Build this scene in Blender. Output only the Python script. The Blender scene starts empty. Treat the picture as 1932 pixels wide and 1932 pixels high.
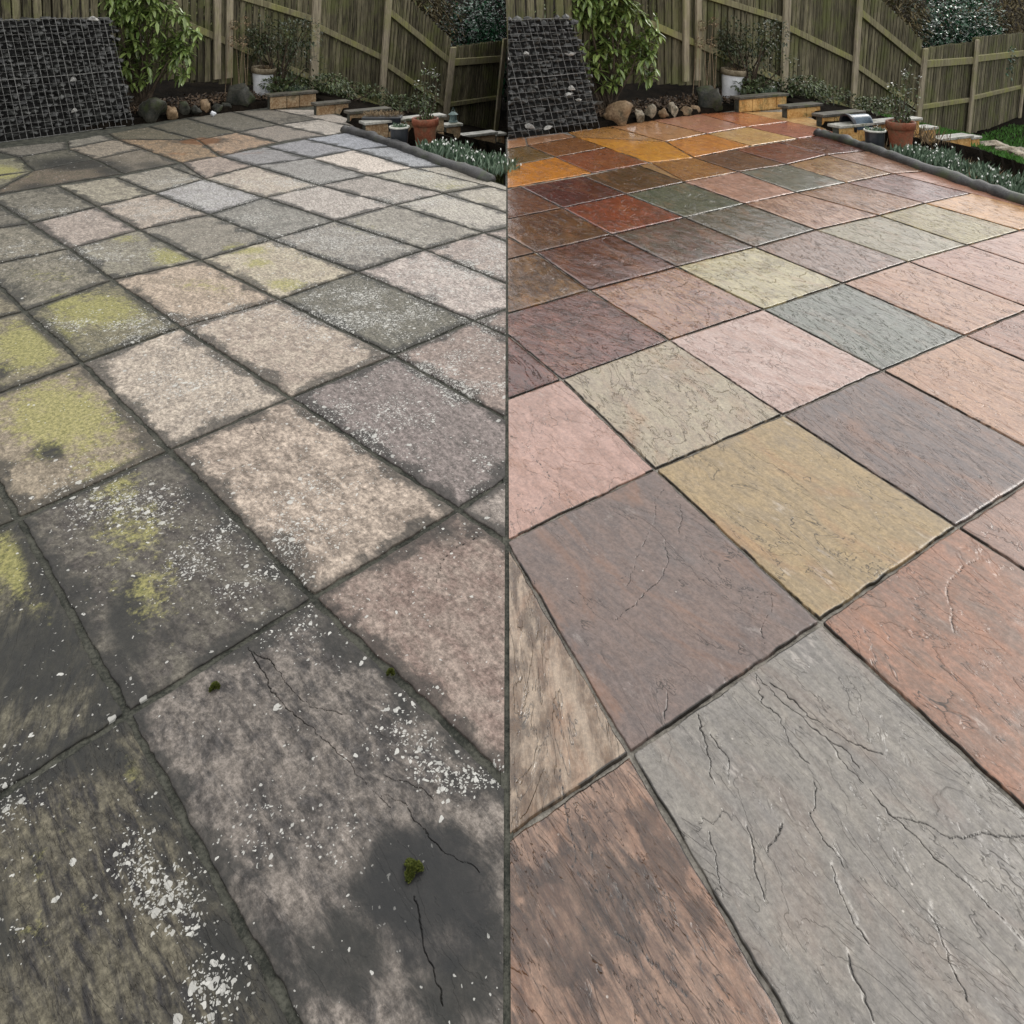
import bpy, bmesh, math, random
import numpy as np
from mathutils import Vector, Matrix
sc = bpy.context.scene
# ------------------------------------------------------------------ camera, sky, sun, exposure
F, CX, YH, H = 1460.0, 956.5, -20.0, 1.6            # focal length / principal point in 1/1932 of the frame, eye height
cam = bpy.data.cameras.new('camera'); camo = bpy.data.objects.new('camera', cam); sc.collection.objects.link(camo)
cam.sensor_width = 36; cam.lens = F/1932*36; cam.shift_x = (966-CX)/1932; cam.shift_y = -(966-YH)/1932
cam.clip_start = 0.05; cam.clip_end = 500
camo.location = (0, 0, H); camo.rotation_euler = (math.radians(90), 0, 0); sc.camera = camo
W = bpy.data.worlds.new('World'); sc.world = W; W.use_nodes = True
wn, wl = W.node_tree.nodes, W.node_tree.links
sky = wn.new('ShaderNodeTexSky'); sky.sky_type = 'NISHITA'; sky.sun_disc = False
SE, SR = math.radians(38), math.radians(48)
sky.sun_elevation = SE; sky.sun_rotation = SR; sky.dust_density = 4; sky.air_density = 1.0; sky.ozone_density = 1
hs = wn.new('ShaderNodeHueSaturation'); hs.inputs['Saturation'].default_value = 0.1
bg = wn['Background']; bg.inputs[1].default_value = 0.12
wl.new(sky.outputs[0], hs.inputs['Color'])
tc = wn.new('ShaderNodeTexCoord'); cn = wn.new('ShaderNodeTexNoise'); cn.inputs['Scale'].default_value = 2.2; cn.inputs['Detail'].default_value = 5; wl.new(tc.outputs['Generated'], cn.inputs['Vector'])
cr = wn.new('ShaderNodeMapRange'); cr.inputs[1].default_value = .3; cr.inputs[2].default_value = .6; cr.inputs[3].default_value = .6; cr.inputs[4].default_value = 1.; wl.new(cn.outputs[0], cr.inputs[0])
cm = wn.new('ShaderNodeMix'); cm.data_type = 'RGBA'; wl.new(cr.outputs[0], cm.inputs[0]); wl.new(hs.outputs[0], cm.inputs[6]); cm.inputs[7].default_value = (11, 10.9, 10.9, 1); wl.new(cm.outputs[2], bg.inputs[0])
sun = bpy.data.lights.new('sun', 'SUN'); sun.energy = 0.8; sun.angle = math.radians(20); sun.color = (1, .96, .9)
so = bpy.data.objects.new('sun', sun); sc.collection.objects.link(so)
sd = Vector((math.sin(SR)*math.cos(SE), math.cos(SR)*math.cos(SE), math.sin(SE)))
so.rotation_euler = (-sd).to_track_quat('-Z', 'Y').to_euler()
sc.view_settings.view_transform = 'Standard'; sc.view_settings.look = 'None'; sc.view_settings.gamma = 1
sc.view_settings.exposure = 0.3
sc.render.engine = 'CYCLES'; sc.render.resolution_x = sc.render.resolution_y = 1024

# ------------------------------------------------------------------ helpers
rnd = random.Random(7); R = np.random.RandomState(5)
def lin(c): return tuple(((v/255)/12.92 if v/255 <= .04045 else ((v/255+.055)/1.055)**2.4) for v in c)
def link(o, parent=None):
    sc.collection.objects.link(o)
    if parent is not None:
        o.parent = parent; o.matrix_parent_inverse = parent.matrix_world.inverted()
    return o
def tag(o, label=None, cat=None, group=None, kind=None):
    if label: o['label'] = label
    if cat: o['category'] = cat
    if group: o['group'] = group
    if kind: o['kind'] = kind
    return o
def empty(name, loc, label=None, cat=None, group=None, kind=None):
    o = bpy.data.objects.new(name, None); o.empty_display_size = .1; o.location = loc; link(o)
    o.matrix_world = Matrix.Translation(Vector(loc))
    return tag(o, label, cat, group, kind)
class MB:
    def __init__(s): s.v = []; s.f = []
    def add(s, vs, fs):
        n = len(s.v); s.v += [tuple(v) for v in vs]; s.f += [tuple(n+i for i in f) for f in fs]
    def hexa(s, b, t):      # bottom 4 points, top 4 points
        s.add(list(b)+list(t), [(3,2,1,0),(4,5,6,7),(0,1,5,4),(1,2,6,5),(2,3,7,6),(3,0,4,7)])
    def box(s, c, size, rz=0, jit=0):
        hx, hy, hz = [k/2 for k in size]; ca, sa = math.cos(rz), math.sin(rz); P = []
        for z in (-hz, hz):
            for x, y in ((-hx,-hy),(hx,-hy),(hx,hy),(-hx,hy)):
                x += rnd.uniform(-jit, jit); y += rnd.uniform(-jit, jit)
                P.append((c[0]+x*ca-y*sa, c[1]+x*sa+y*ca, c[2]+z+rnd.uniform(-jit, jit)))
        s.hexa(P[:4], P[4:])
    def tube(s, pts, rad, n=6, cap=True):
        pts = [Vector(p) for p in pts]; rad = rad if isinstance(rad, (list, tuple)) else [rad]*len(pts); rings = []
        for i, p in enumerate(pts):
            d = (pts[min(i+1, len(pts)-1)]-pts[max(i-1, 0)]).normalized()
            u = d.orthogonal().normalized() if i == 0 else (u-d*u.dot(d)).normalized()
            w = d.cross(u); rings.append([p+(u*math.cos(a)+w*math.sin(a))*rad[i] for a in [2*math.pi*k/n for k in range(n)]])
        vs = [v for r in rings for v in r]; fs = []
        for i in range(len(pts)-1):
            for k in range(n): fs.append((i*n+k, i*n+(k+1)%n, (i+1)*n+(k+1)%n, (i+1)*n+k))
        if cap: fs += [tuple(range(n))[::-1], tuple((len(pts)-1)*n+k for k in range(n))]
        s.add(vs, fs)
    def lathe(s, prof, c, n=28, mat=None):
        vs = []; fs = []
        for r, z in prof:
            for k in range(n):
                a = 2*math.pi*k/n; v = Vector((r*math.cos(a), r*math.sin(a), z))
                if mat: v = mat @ v
                vs.append(v+Vector(c))
        for i in range(len(prof)-1):
            for k in range(n): fs.append((i*n+k, i*n+(k+1)%n, (i+1)*n+(k+1)%n, (i+1)*n+k))
        s.add(vs, fs)
    def rock(s, c, size, seed=0, sub=2, rough=.16, flat=.0):
        rr = random.Random(seed); bm = bmesh.new(); bmesh.ops.create_icosphere(bm, subdivisions=sub, radius=1)
        planes = [(Vector((rr.gauss(0,1), rr.gauss(0,1), rr.gauss(0,1))).normalized(), rr.uniform(.5,.78)) for _ in range(10)]
        off = Vector((rr.uniform(0,50),)*3); vs = []
        from mathutils import noise
        for v in bm.verts:
            p = v.co.copy()
            for nrm, d in planes:
                k = p.dot(nrm)
                if k > d: p -= nrm*(k-d)
            p *= 1+rough*noise.noise(p*1.7+off)+rough*.4*noise.noise(p*5+off)
            vs.append((c[0]+p.x*size[0]*.62, c[1]+p.y*size[1]*.62, c[2]+p.z*size[2]*.62))
        s.add(vs, [tuple(v.index for v in f.verts) for f in bm.faces]); bm.free()
    def build(s, name, m, parent=None, smooth=False, bevel=0):
        me = bpy.data.meshes.new(name); me.from_pydata(s.v, [], s.f); me.validate(); me.materials.append(m)
        if smooth: me.polygons.foreach_set('use_smooth', [True]*len(me.polygons))
        o = bpy.data.objects.new(name, me); link(o, parent)
        if bevel:
            b = o.modifiers.new('b', 'BEVEL'); b.width = bevel; b.segments = 2; b.limit_method = 'ANGLE'
        return o
def seg_hash(ix, iy, s):
    n = (ix.astype(np.int64)*374761393+iy.astype(np.int64)*668265263+s*982451653) & 0x7fffffff
    n = ((n ^ (n >> 13))*1274126177) & 0x7fffffff
    return ((n ^ (n >> 16)) & 0xffff)/65535.0
def vnoise(x, y, s=0):
    ix, iy = np.floor(x), np.floor(y); fx, fy = x-ix, y-iy; fx = fx*fx*(3-2*fx); fy = fy*fy*(3-2*fy)
    a, b = seg_hash(ix, iy, s), seg_hash(ix+1, iy, s); c, d = seg_hash(ix, iy+1, s), seg_hash(ix+1, iy+1, s)
    return (a*(1-fx)+b*fx)*(1-fy)+(c*(1-fx)+d*fx)*fy
def fbm(x, y, s=0, o=4):
    t = 0; a = .5
    for k in range(o): t = t+a*vnoise(x*2**k, y*2**k, s+k*17); a *= .5
    return t/(1-.5**o)

# ------------------------------------------------------------------ node helpers
class NT:
    def __init__(s, name):
        s.m = bpy.data.materials.new(name); s.m.use_nodes = True; s.t = s.m.node_tree; s.n = s.t.nodes; s.l = s.t.links
        s.b = s.n['Principled BSDF']
    def new(s, typ, **kw):
        n = s.n.new(typ)
        for k, v in kw.items(): setattr(n, k, v)
        return n
    def put(s, sock, v):
        if hasattr(v, 'is_output') or isinstance(v, bpy.types.NodeSocket): s.l.new(v, sock)
        elif isinstance(v, (tuple, list)) and len(v) == 3 and sock.type == 'RGBA': sock.default_value = (*v, 1)
        else: sock.default_value = v
    def math(s, op, a, b=None, c=None, clamp=False):
        n = s.new('ShaderNodeMath', operation=op, use_clamp=clamp); s.put(n.inputs[0], a)
        if b is not None: s.put(n.inputs[1], b)
        if c is not None: s.put(n.inputs[2], c)
        return n.outputs[0]
    def mix(s, f, a, b, mode='MIX'):
        n = s.new('ShaderNodeMix', data_type='RGBA', blend_type=mode); s.put(n.inputs[0], f); s.put(n.inputs[6], a); s.put(n.inputs[7], b)
        return n.outputs[2]
    def noise(s, vec, scale, detail=4, rough=.55, dist=0):
        n = s.new('ShaderNodeTexNoise'); s.put(n.inputs['Vector'], vec); s.put(n.inputs['Scale'], scale)
        n.inputs['Detail'].default_value = detail; n.inputs['Roughness'].default_value = rough; n.inputs['Distortion'].default_value = dist
        return n.outputs[0]
    def vor(s, vec, scale, feat='F1', out='Distance', rndm=1):
        n = s.new('ShaderNodeTexVoronoi', feature=feat); s.put(n.inputs['Vector'], vec); s.put(n.inputs['Scale'], scale); n.inputs['Randomness'].default_value = rndm
        return n.outputs[out]
    def ramp(s, v, lo, hi, a=0., b=1.):
        n = s.new('ShaderNodeMapRange', clamp=True, interpolation_type='SMOOTHSTEP'); s.put(n.inputs[0], v)
        s.put(n.inputs[1], lo); s.put(n.inputs[2], hi); s.put(n.inputs[3], a); s.put(n.inputs[4], b); return n.outputs[0]
    def attr(s, name, typ='GEOMETRY', out='Fac'):
        n = s.new('ShaderNodeAttribute', attribute_type=typ, attribute_name=name); return n.outputs[out]
    def pos(s): return s.new('ShaderNodeNewGeometry').outputs['Position']
    def scale(s, v, sx, sy, sz):
        n = s.new('ShaderNodeVectorMath', operation='MULTIPLY'); s.put(n.inputs[0], v); n.inputs[1].default_value = (sx, sy, sz); return n.outputs[0]
    def bump(s, h, dist, strength=1., normal=None):
        n = s.new('ShaderNodeBump'); s.put(n.inputs['Height'], h); s.put(n.inputs['Distance'], dist); s.put(n.inputs['Strength'], strength)
        if normal: s.put(n.inputs['Normal'], normal)
        s.l.new(n.outputs[0], s.b.inputs['Normal']); return n.outputs[0]
    def out(s, col=None, rough=None, **kw):
        if col is not None: s.put(s.b.inputs['Base Color'], col)
        if rough is not None: s.put(s.b.inputs['Roughness'], rough)
        for k, v in kw.items(): s.put(s.b.inputs[k.replace('_', ' ')], v)
        return s.m
def aniso(t, v):
    c = t.new('ShaderNodeCombineXYZ'); c.inputs[0].default_value = 1; t.put(c.inputs[1], t.attr('ani', 'OBJECT')); c.inputs[2].default_value = 1
    m = t.new('ShaderNodeVectorMath', operation='MULTIPLY'); t.put(m.inputs[0], v); t.l.new(c.outputs[0], m.inputs[1]); return m.outputs[0]
def slab_coords(t):
    p = t.pos(); r = t.new('ShaderNodeVectorRotate', rotation_type='Z_AXIS'); t.put(r.inputs['Vector'], p); t.put(r.inputs['Angle'], t.attr('ang', 'OBJECT'))
    c = t.new('ShaderNodeCombineXYZ'); t.put(c.inputs[2], t.attr('seed', 'OBJECT'))
    a = t.new('ShaderNodeVectorMath', operation='ADD'); t.l.new(r.outputs[0], a.inputs[0]); t.l.new(c.outputs[0], a.inputs[1]); return a.outputs[0]
def terraces(t, v, k, edge=.16):
    n = t.math('MULTIPLY', v, k); f = t.math('FLOOR', n); fr = t.math('FRACT', n)
    st = t.ramp(fr, 0., edge); h = t.math('ADD', f, st)
    ln = t.math('MULTIPLY', t.ramp(fr, 0., .03), t.ramp(fr, .03, .09, 1, 0))
    return h, t.ramp(fr, 0.0, .07, 1, 0)

# --- wet, freshly cleaned Indian sandstone
t = NT('wet_clean_sandstone'); v = slab_coords(t); vs = aniso(t, v)
warp = t.noise(v, 2.2, 3); n1 = t.noise(vs, 3.0, 5, .6, .6); n2 = t.noise(v, 70, 6, .85); n3 = t.noise(vs, 9, 8, .68, .5); n4 = t.noise(v, 5, 4)
h1, e1 = terraces(t, n1, t.attr('ter', 'OBJECT')); h2, e2 = terraces(t, t.noise(vs, 5.5, 6, .62, .4), 9)
c = t.mix(t.ramp(t.math('ADD', t.math('MULTIPLY', n3, .78), t.math('MULTIPLY', n4, .22)), .38, .62), t.attr('col', 'OBJECT', 'Color'), t.attr('col2', 'OBJECT', 'Color'))
n6 = t.noise(t.scale(v, 1, 3, 1), 18, 8, .75, .3); g = t.math('MULTIPLY', t.ramp(n2, .32, .68, .74, 1.24), t.ramp(n6, .34, .66, .86, 1.12)); cc = t.new('ShaderNodeCombineColor')
for i in range(3): t.l.new(g, cc.inputs[i])
c = t.mix(1., c, cc.outputs[0], 'MULTIPLY')
rst = t.math('MULTIPLY', t.ramp(t.noise(t.scale(v, 1, 2.5, 1), 2.4, 6, .65, .8), .50, .68), t.math('MULTIPLY', t.attr('iron', 'OBJECT'), .5)); c = t.mix(rst, c, t.mix(.5, c, (.30, .13, .055)))
gry = t.math('MULTIPLY', t.ramp(t.noise(t.scale(v, 1.3, 2, 1), 3.1, 6, .65, .5), .54, .7), t.math('SUBTRACT', .45, t.math('MULTIPLY', t.attr('wet', 'OBJECT'), .33))); c = t.mix(gry, c, t.mix(.55, c, (.16, .15, .145)))
pale = t.math('MULTIPLY', t.ramp(t.noise(vs, 9, 5, .7), .58, .72), t.ramp(n4, .45, .6)); c = t.mix(t.math('MULTIPLY', pale, .35), c, (.55, .5, .45))
fleck = t.math('MULTIPLY', t.ramp(t.vor(v, 38), .05, .1, 1, 0), t.ramp(t.noise(v, 9, 2), .6, .68)); c = t.mix(t.math('MULTIPLY', fleck, .6), c, (.6, .56, .5))
edgem = t.math('MULTIPLY', e1, t.math('MULTIPLY', t.ramp(t.noise(v, 4, 3), .44, .56), t.attr('vein', 'OBJECT')))
c = t.mix(t.math('MULTIPLY', edgem, .7), c, (.02, .017, .014))
jl = t.math('MULTIPLY', t.ramp(t.attr('edge'), .0012, .0042, 1, 0), t.ramp(t.noise(v, 7, 4, .7), .42, .52)); c = t.mix(t.math('MULTIPLY', jl, .92), c, (.012, .011, .009))  # joint shadow and dirt line put into the colour along the slab edges
crk = t.attr('crack'); c = t.mix(t.ramp(t.math('ADD', crk, t.math('MULTIPLY', t.noise(v, 90, 3), .3)), .55, .85), c, (.012, .01, .008))
pud = t.math('MULTIPLY', t.ramp(t.math('ADD', n4, t.math('MULTIPLY', t.math('SUBTRACT', n3, .5), .25)), .50, .66), t.attr('wet', 'OBJECT'))
c = t.mix(t.math('MULTIPLY', pud, t.attr('pdark', 'OBJECT')), c, (.05, .03, .018))
wet = t.attr('wet', 'OBJECT')
rg = t.math('SUBTRACT', t.math('ADD', t.math('MULTIPLY', t.noise(v, 7, 5), .3), .34), t.math('MULTIPLY', wet, .26)); rg = t.math('MULTIPLY', rg, 1.)
rp2 = t.noise(vs, 8, 6, .62, .8)
hh = t.math('ADD', t.math('MULTIPLY', h1, .62), t.math('MULTIPLY', h2, .10)); hh = t.math('ADD', hh, t.math('MULTIPLY', rp2, .45)); rip = t.math('SUBTRACT', 1, t.math('ABSOLUTE', t.math('SUBTRACT', t.math('MULTIPLY', t.noise(t.scale(v, 1, 3, 1), 7, 4, .6, .8), 2), 1)))
hh = t.math('ADD', hh, t.math('MULTIPLY', n3, .16)); hh = t.math('ADD', hh, t.math('MULTIPLY', t.math('POWER', rip, 6), .22)); hh = t.math('SUBTRACT', hh, crk)
hh = t.math('MULTIPLY', hh, t.ramp(pud, 0, 1, 1, .55)); b1 = t.bump(hh, t.attr('bmp', 'OBJECT'), 1.)
t.bump(n2, .0006, .5, b1)
WET = t.out(c, t.math('MAXIMUM', rg, .05), IOR=1.42, Specular_IOR_Level=t.math('SUBTRACT', .22, t.math('MULTIPLY', wet, .14)), Coat_Weight=t.math('MULTIPLY_ADD', wet, .8, .2), Coat_Roughness=t.math('MULTIPLY', t.ramp(pud, 0, 1, .12, .03), t.math('SUBTRACT', 1.25, t.math('MULTIPLY', wet, .75))), Coat_IOR=1.6)
cbn = t.new('ShaderNodeBump'); t.put(cbn.inputs['Height'], t.math('ADD', t.math('MULTIPLY', h1, .5), t.math('MULTIPLY', n3, .35))); t.put(cbn.inputs['Distance'], t.math('MULTIPLY', t.attr('bmp', 'OBJECT'), .62)); t.l.new(cbn.outputs[0], t.b.inputs['Coat Normal'])

# --- the same stone before cleaning: grime, algae, white lichen
t = NT('dirty_sandstone'); v = slab_coords(t); p = t.pos(); vs = aniso(t, v)
n1 = t.noise(vs, 3.5, 5, .6, .5); n2 = t.noise(v, 70, 6, .85); n3 = t.noise(vs, 10, 8, .74, .5); n4 = t.noise(p, 6, 5, .65); n5 = t.noise(p, 24, 5, .7)
n6 = t.noise(t.scale(v, 1, 1.5, 1), 42, 6, .8, .2)
c = t.mix(t.ramp(t.math('ADD', t.math('MULTIPLY', n3, .72), t.math('MULTIPLY', n4, .28)), .40, .60), t.attr('col', 'OBJECT', 'Color'), t.attr('col2', 'OBJECT', 'Color'))
spk = t.math('MULTIPLY', t.ramp(n2, .33, .67, .58, 1.4), t.ramp(n6, .36, .64, .66, 1.3)); cc = t.new('ShaderNodeCombineColor')
for i in range(3): t.l.new(spk, cc.inputs[i])
c = t.mix(1., c, cc.outputs[0], 'MULTIPLY')
edge = t.attr('edge'); ed = t.ramp(t.math('ADD', edge, t.math('MULTIPLY', t.math('SUBTRACT', .5, n4), .24)), .016, .05, 1, 0)
dk = t.math('ADD', t.attr('dark'), t.math('MULTIPLY', t.math('SUBTRACT', t.math('ADD', t.math('MULTIPLY', n4, .4), t.math('ADD', t.math('MULTIPLY', n3, .5), t.math('MULTIPLY', n2, .2))), .55), 1.7))
dk = t.ramp(dk, .27, .8); dk = t.math('MAXIMUM', dk, t.math('MULTIPLY', ed, .85))
c = t.mix(t.math('MULTIPLY', dk, .86), c, t.mix(n5, (.010, .011, .010), (.034, .034, .031)))
al = t.math('ADD', t.attr('algae'), t.math('MULTIPLY', t.math('SUBTRACT', t.math('ADD', t.math('MULTIPLY', n5, .5), t.math('ADD', t.math('MULTIPLY', n2, .35), t.math('MULTIPLY', n4, .25))), .55), 3.2)); al = t.ramp(al, .35, .95)
al = t.math('MULTIPLY', al, t.ramp(edge, .01, .05)); c = t.mix(t.math('MULTIPLY', al, .72), c, t.mix(t.ramp(n2, .35, .65), (.12, .125, .04), (.38, .35, .13)))
h1, e1 = terraces(t, n1, t.attr('ter', 'OBJECT'))
c = t.mix(t.math('MULTIPLY', t.math('MULTIPLY', e1, t.attr('vein', 'OBJECT')), t.math('MULTIPLY', t.ramp(t.noise(v, 4, 3), .52, .62), .6)), c, (.012, .012, .01))
crk = t.attr('crack'); c = t.mix(t.ramp(t.math('ADD', crk, t.math('MULTIPLY', t.noise(v, 90, 3), .3)), .55, .85), c, (.01, .01, .008))
lc = t.attr('lichen'); wv = t.new('ShaderNodeVectorMath', operation='ADD'); t.l.new(p, wv.inputs[0])
wsc = t.new('ShaderNodeVectorMath', operation='SCALE'); nv = t.new('ShaderNodeTexNoise'); t.put(nv.inputs['Vector'], p); nv.inputs['Scale'].default_value = 45; nv.inputs['Detail'].default_value = 3
t.l.new(nv.outputs['Color'], wsc.inputs[0]); wsc.inputs['Scale'].default_value = .022; t.l.new(wsc.outputs[0], wv.inputs[1]); pw = wv.outputs[0]
def spots(sc_, thr, r0, r1):
    vo = t.new('ShaderNodeTexVoronoi'); t.put(vo.inputs['Vector'], pw); vo.inputs['Scale'].default_value = sc_
    sx = t.new('ShaderNodeSeparateColor'); t.l.new(vo.outputs['Color'], sx.inputs[0])
    keep = t.math('GREATER_THAN', t.math('MULTIPLY', t.math('MULTIPLY', lc, thr), t.ramp(n4, .42, .60, .08, 1.5)), sx.outputs[0])
    rad = t.math('ADD', r0, t.math('MULTIPLY', sx.outputs[1], r1))
    return t.math('MULTIPLY', t.math('MULTIPLY', keep, t.ramp(t.math('SUBTRACT', rad, vo.outputs['Distance']), 0., .03)), t.math('MULTIPLY_ADD', sx.outputs[2], .4, .6))
L = t.math('MAXIMUM', spots(42, .8, .08, .36), spots(95, 1.05, .12, .40)); L = t.math('MAXIMUM', L, t.math('MULTIPLY', spots(190, 1.2, .14, .42), .85))
lw = t.mix(n2, (.34, .34, .31), (.64, .63, .59)); c = t.mix(t.math('MULTIPLY', L, .9), c, lw)
c = t.mix(t.math('MULTIPLY', t.ramp(t.math('ADD', t.attr('damp'), t.math('MULTIPLY', t.math('SUBTRACT', n5, .5), .4)), .26, .56), .66), c, (.018, .019, .02))
mo = t.attr('rust'); c = t.mix(t.math('MULTIPLY', t.ramp(t.math('ADD', mo, t.math('MULTIPLY', t.math('SUBTRACT', n4, .5), 1.6)), .4, .8), .5), c, (.20, .085, .03))
hh = t.math('ADD', t.math('MULTIPLY', h1, .3), t.math('MULTIPLY', n3, .45)); hh = t.math('SUBTRACT', hh, crk); b1 = t.bump(hh, t.attr('bmp', 'OBJECT'), 1.)
t.bump(t.math('ADD', n2, t.math('MULTIPLY', L, .5)), .0016, .8, b1)
rg = t.math('SUBTRACT', .76, t.math('MULTIPLY', dk, .14)); rg = t.math('SUBTRACT', rg, t.math('MULTIPLY', t.attr('wet', 'OBJECT'), .35))
DIRTY = t.out(c, rg, Specular_IOR_Level=.2)

def simple(name, c1, c2, sc1=8, sc2=60, rough=.85, bump=.004, stretch=None, spec=.18, island=0., moss=None):
    t = NT(name); p = t.new('ShaderNodeTexCoord').outputs['Object']; q = t.scale(p, *stretch) if stretch else p
    a = t.noise(q, sc1, 5, .6); b = t.noise(q, sc2, 4, .7)
    c = t.mix(t.ramp(t.math('ADD', t.math('MULTIPLY', a, .5), t.math('MULTIPLY', b, .5)), .38, .62), c1, c2)
    if island:
        ri = t.new('ShaderNodeNewGeometry').outputs['Random Per Island']; m = t.math('ADD', 1-island, t.math('MULTIPLY', ri, 2*island)); cc = t.new('ShaderNodeCombineColor')
        for i in range(3): t.l.new(m, cc.inputs[i])
        c = t.mix(1., c, cc.outputs[0], 'MULTIPLY')
    if moss: c = t.mix(t.math('MULTIPLY', t.ramp(t.noise(p, moss[3] if len(moss) > 3 else 3, 5, .7), .5, .66), .75), c, moss[:3])
    if bump: t.bump(t.math('ADD', a, t.math('MULTIPLY', b, .5)), bump)
    return t.out(c, rough, Specular_IOR_Level=spec)
def leafmat(name, c1, c2, rough=.35, spec=.5, trans=.0):
    t = NT(name); ri = t.new('ShaderNodeNewGeometry').outputs['Random Per Island']
    c = t.mix(ri, c1, c2); t.m.use_backface_culling = False
    if trans: t.b.inputs['Subsurface Weight'].default_value = 0
    return t.out(c, rough, Specular_IOR_Level=spec)
def fence_mat(name, a, b, moss):
    t = NT(name); p = t.pos(); q = t.scale(p, 14, 14, 1.2); n1 = t.noise(q, 2, 6, .65, .4); n2 = t.noise(t.scale(p, 40, 40, 2), 3, 4, .7)
    ri = t.new('ShaderNodeNewGeometry').outputs['Random Per Island']
    c = t.mix(t.ramp(t.math('ADD', t.math('MULTIPLY', n1, .6), t.math('MULTIPLY', n2, .4)), .36, .64), a, b)
    m = t.math('ADD', .55, t.math('MULTIPLY', ri, .85)); cc = t.new('ShaderNodeCombineColor')
    for i in range(3): t.l.new(m, cc.inputs[i])
    c = t.mix(1., c, cc.outputs[0], 'MULTIPLY')
    c = t.mix(t.math('MULTIPLY', t.ramp(t.math('ADD', t.math('MULTIPLY', t.noise(p, 2.2, 5, .7), .7), t.math('MULTIPLY', n1, .3)), .46, .62), .6), c, moss)
    t.bump(t.math('ADD', n1, t.math('MULTIPLY', n2, .5)), .004); return t.out(c, .85, Specular_IOR_Level=.12)
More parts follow.
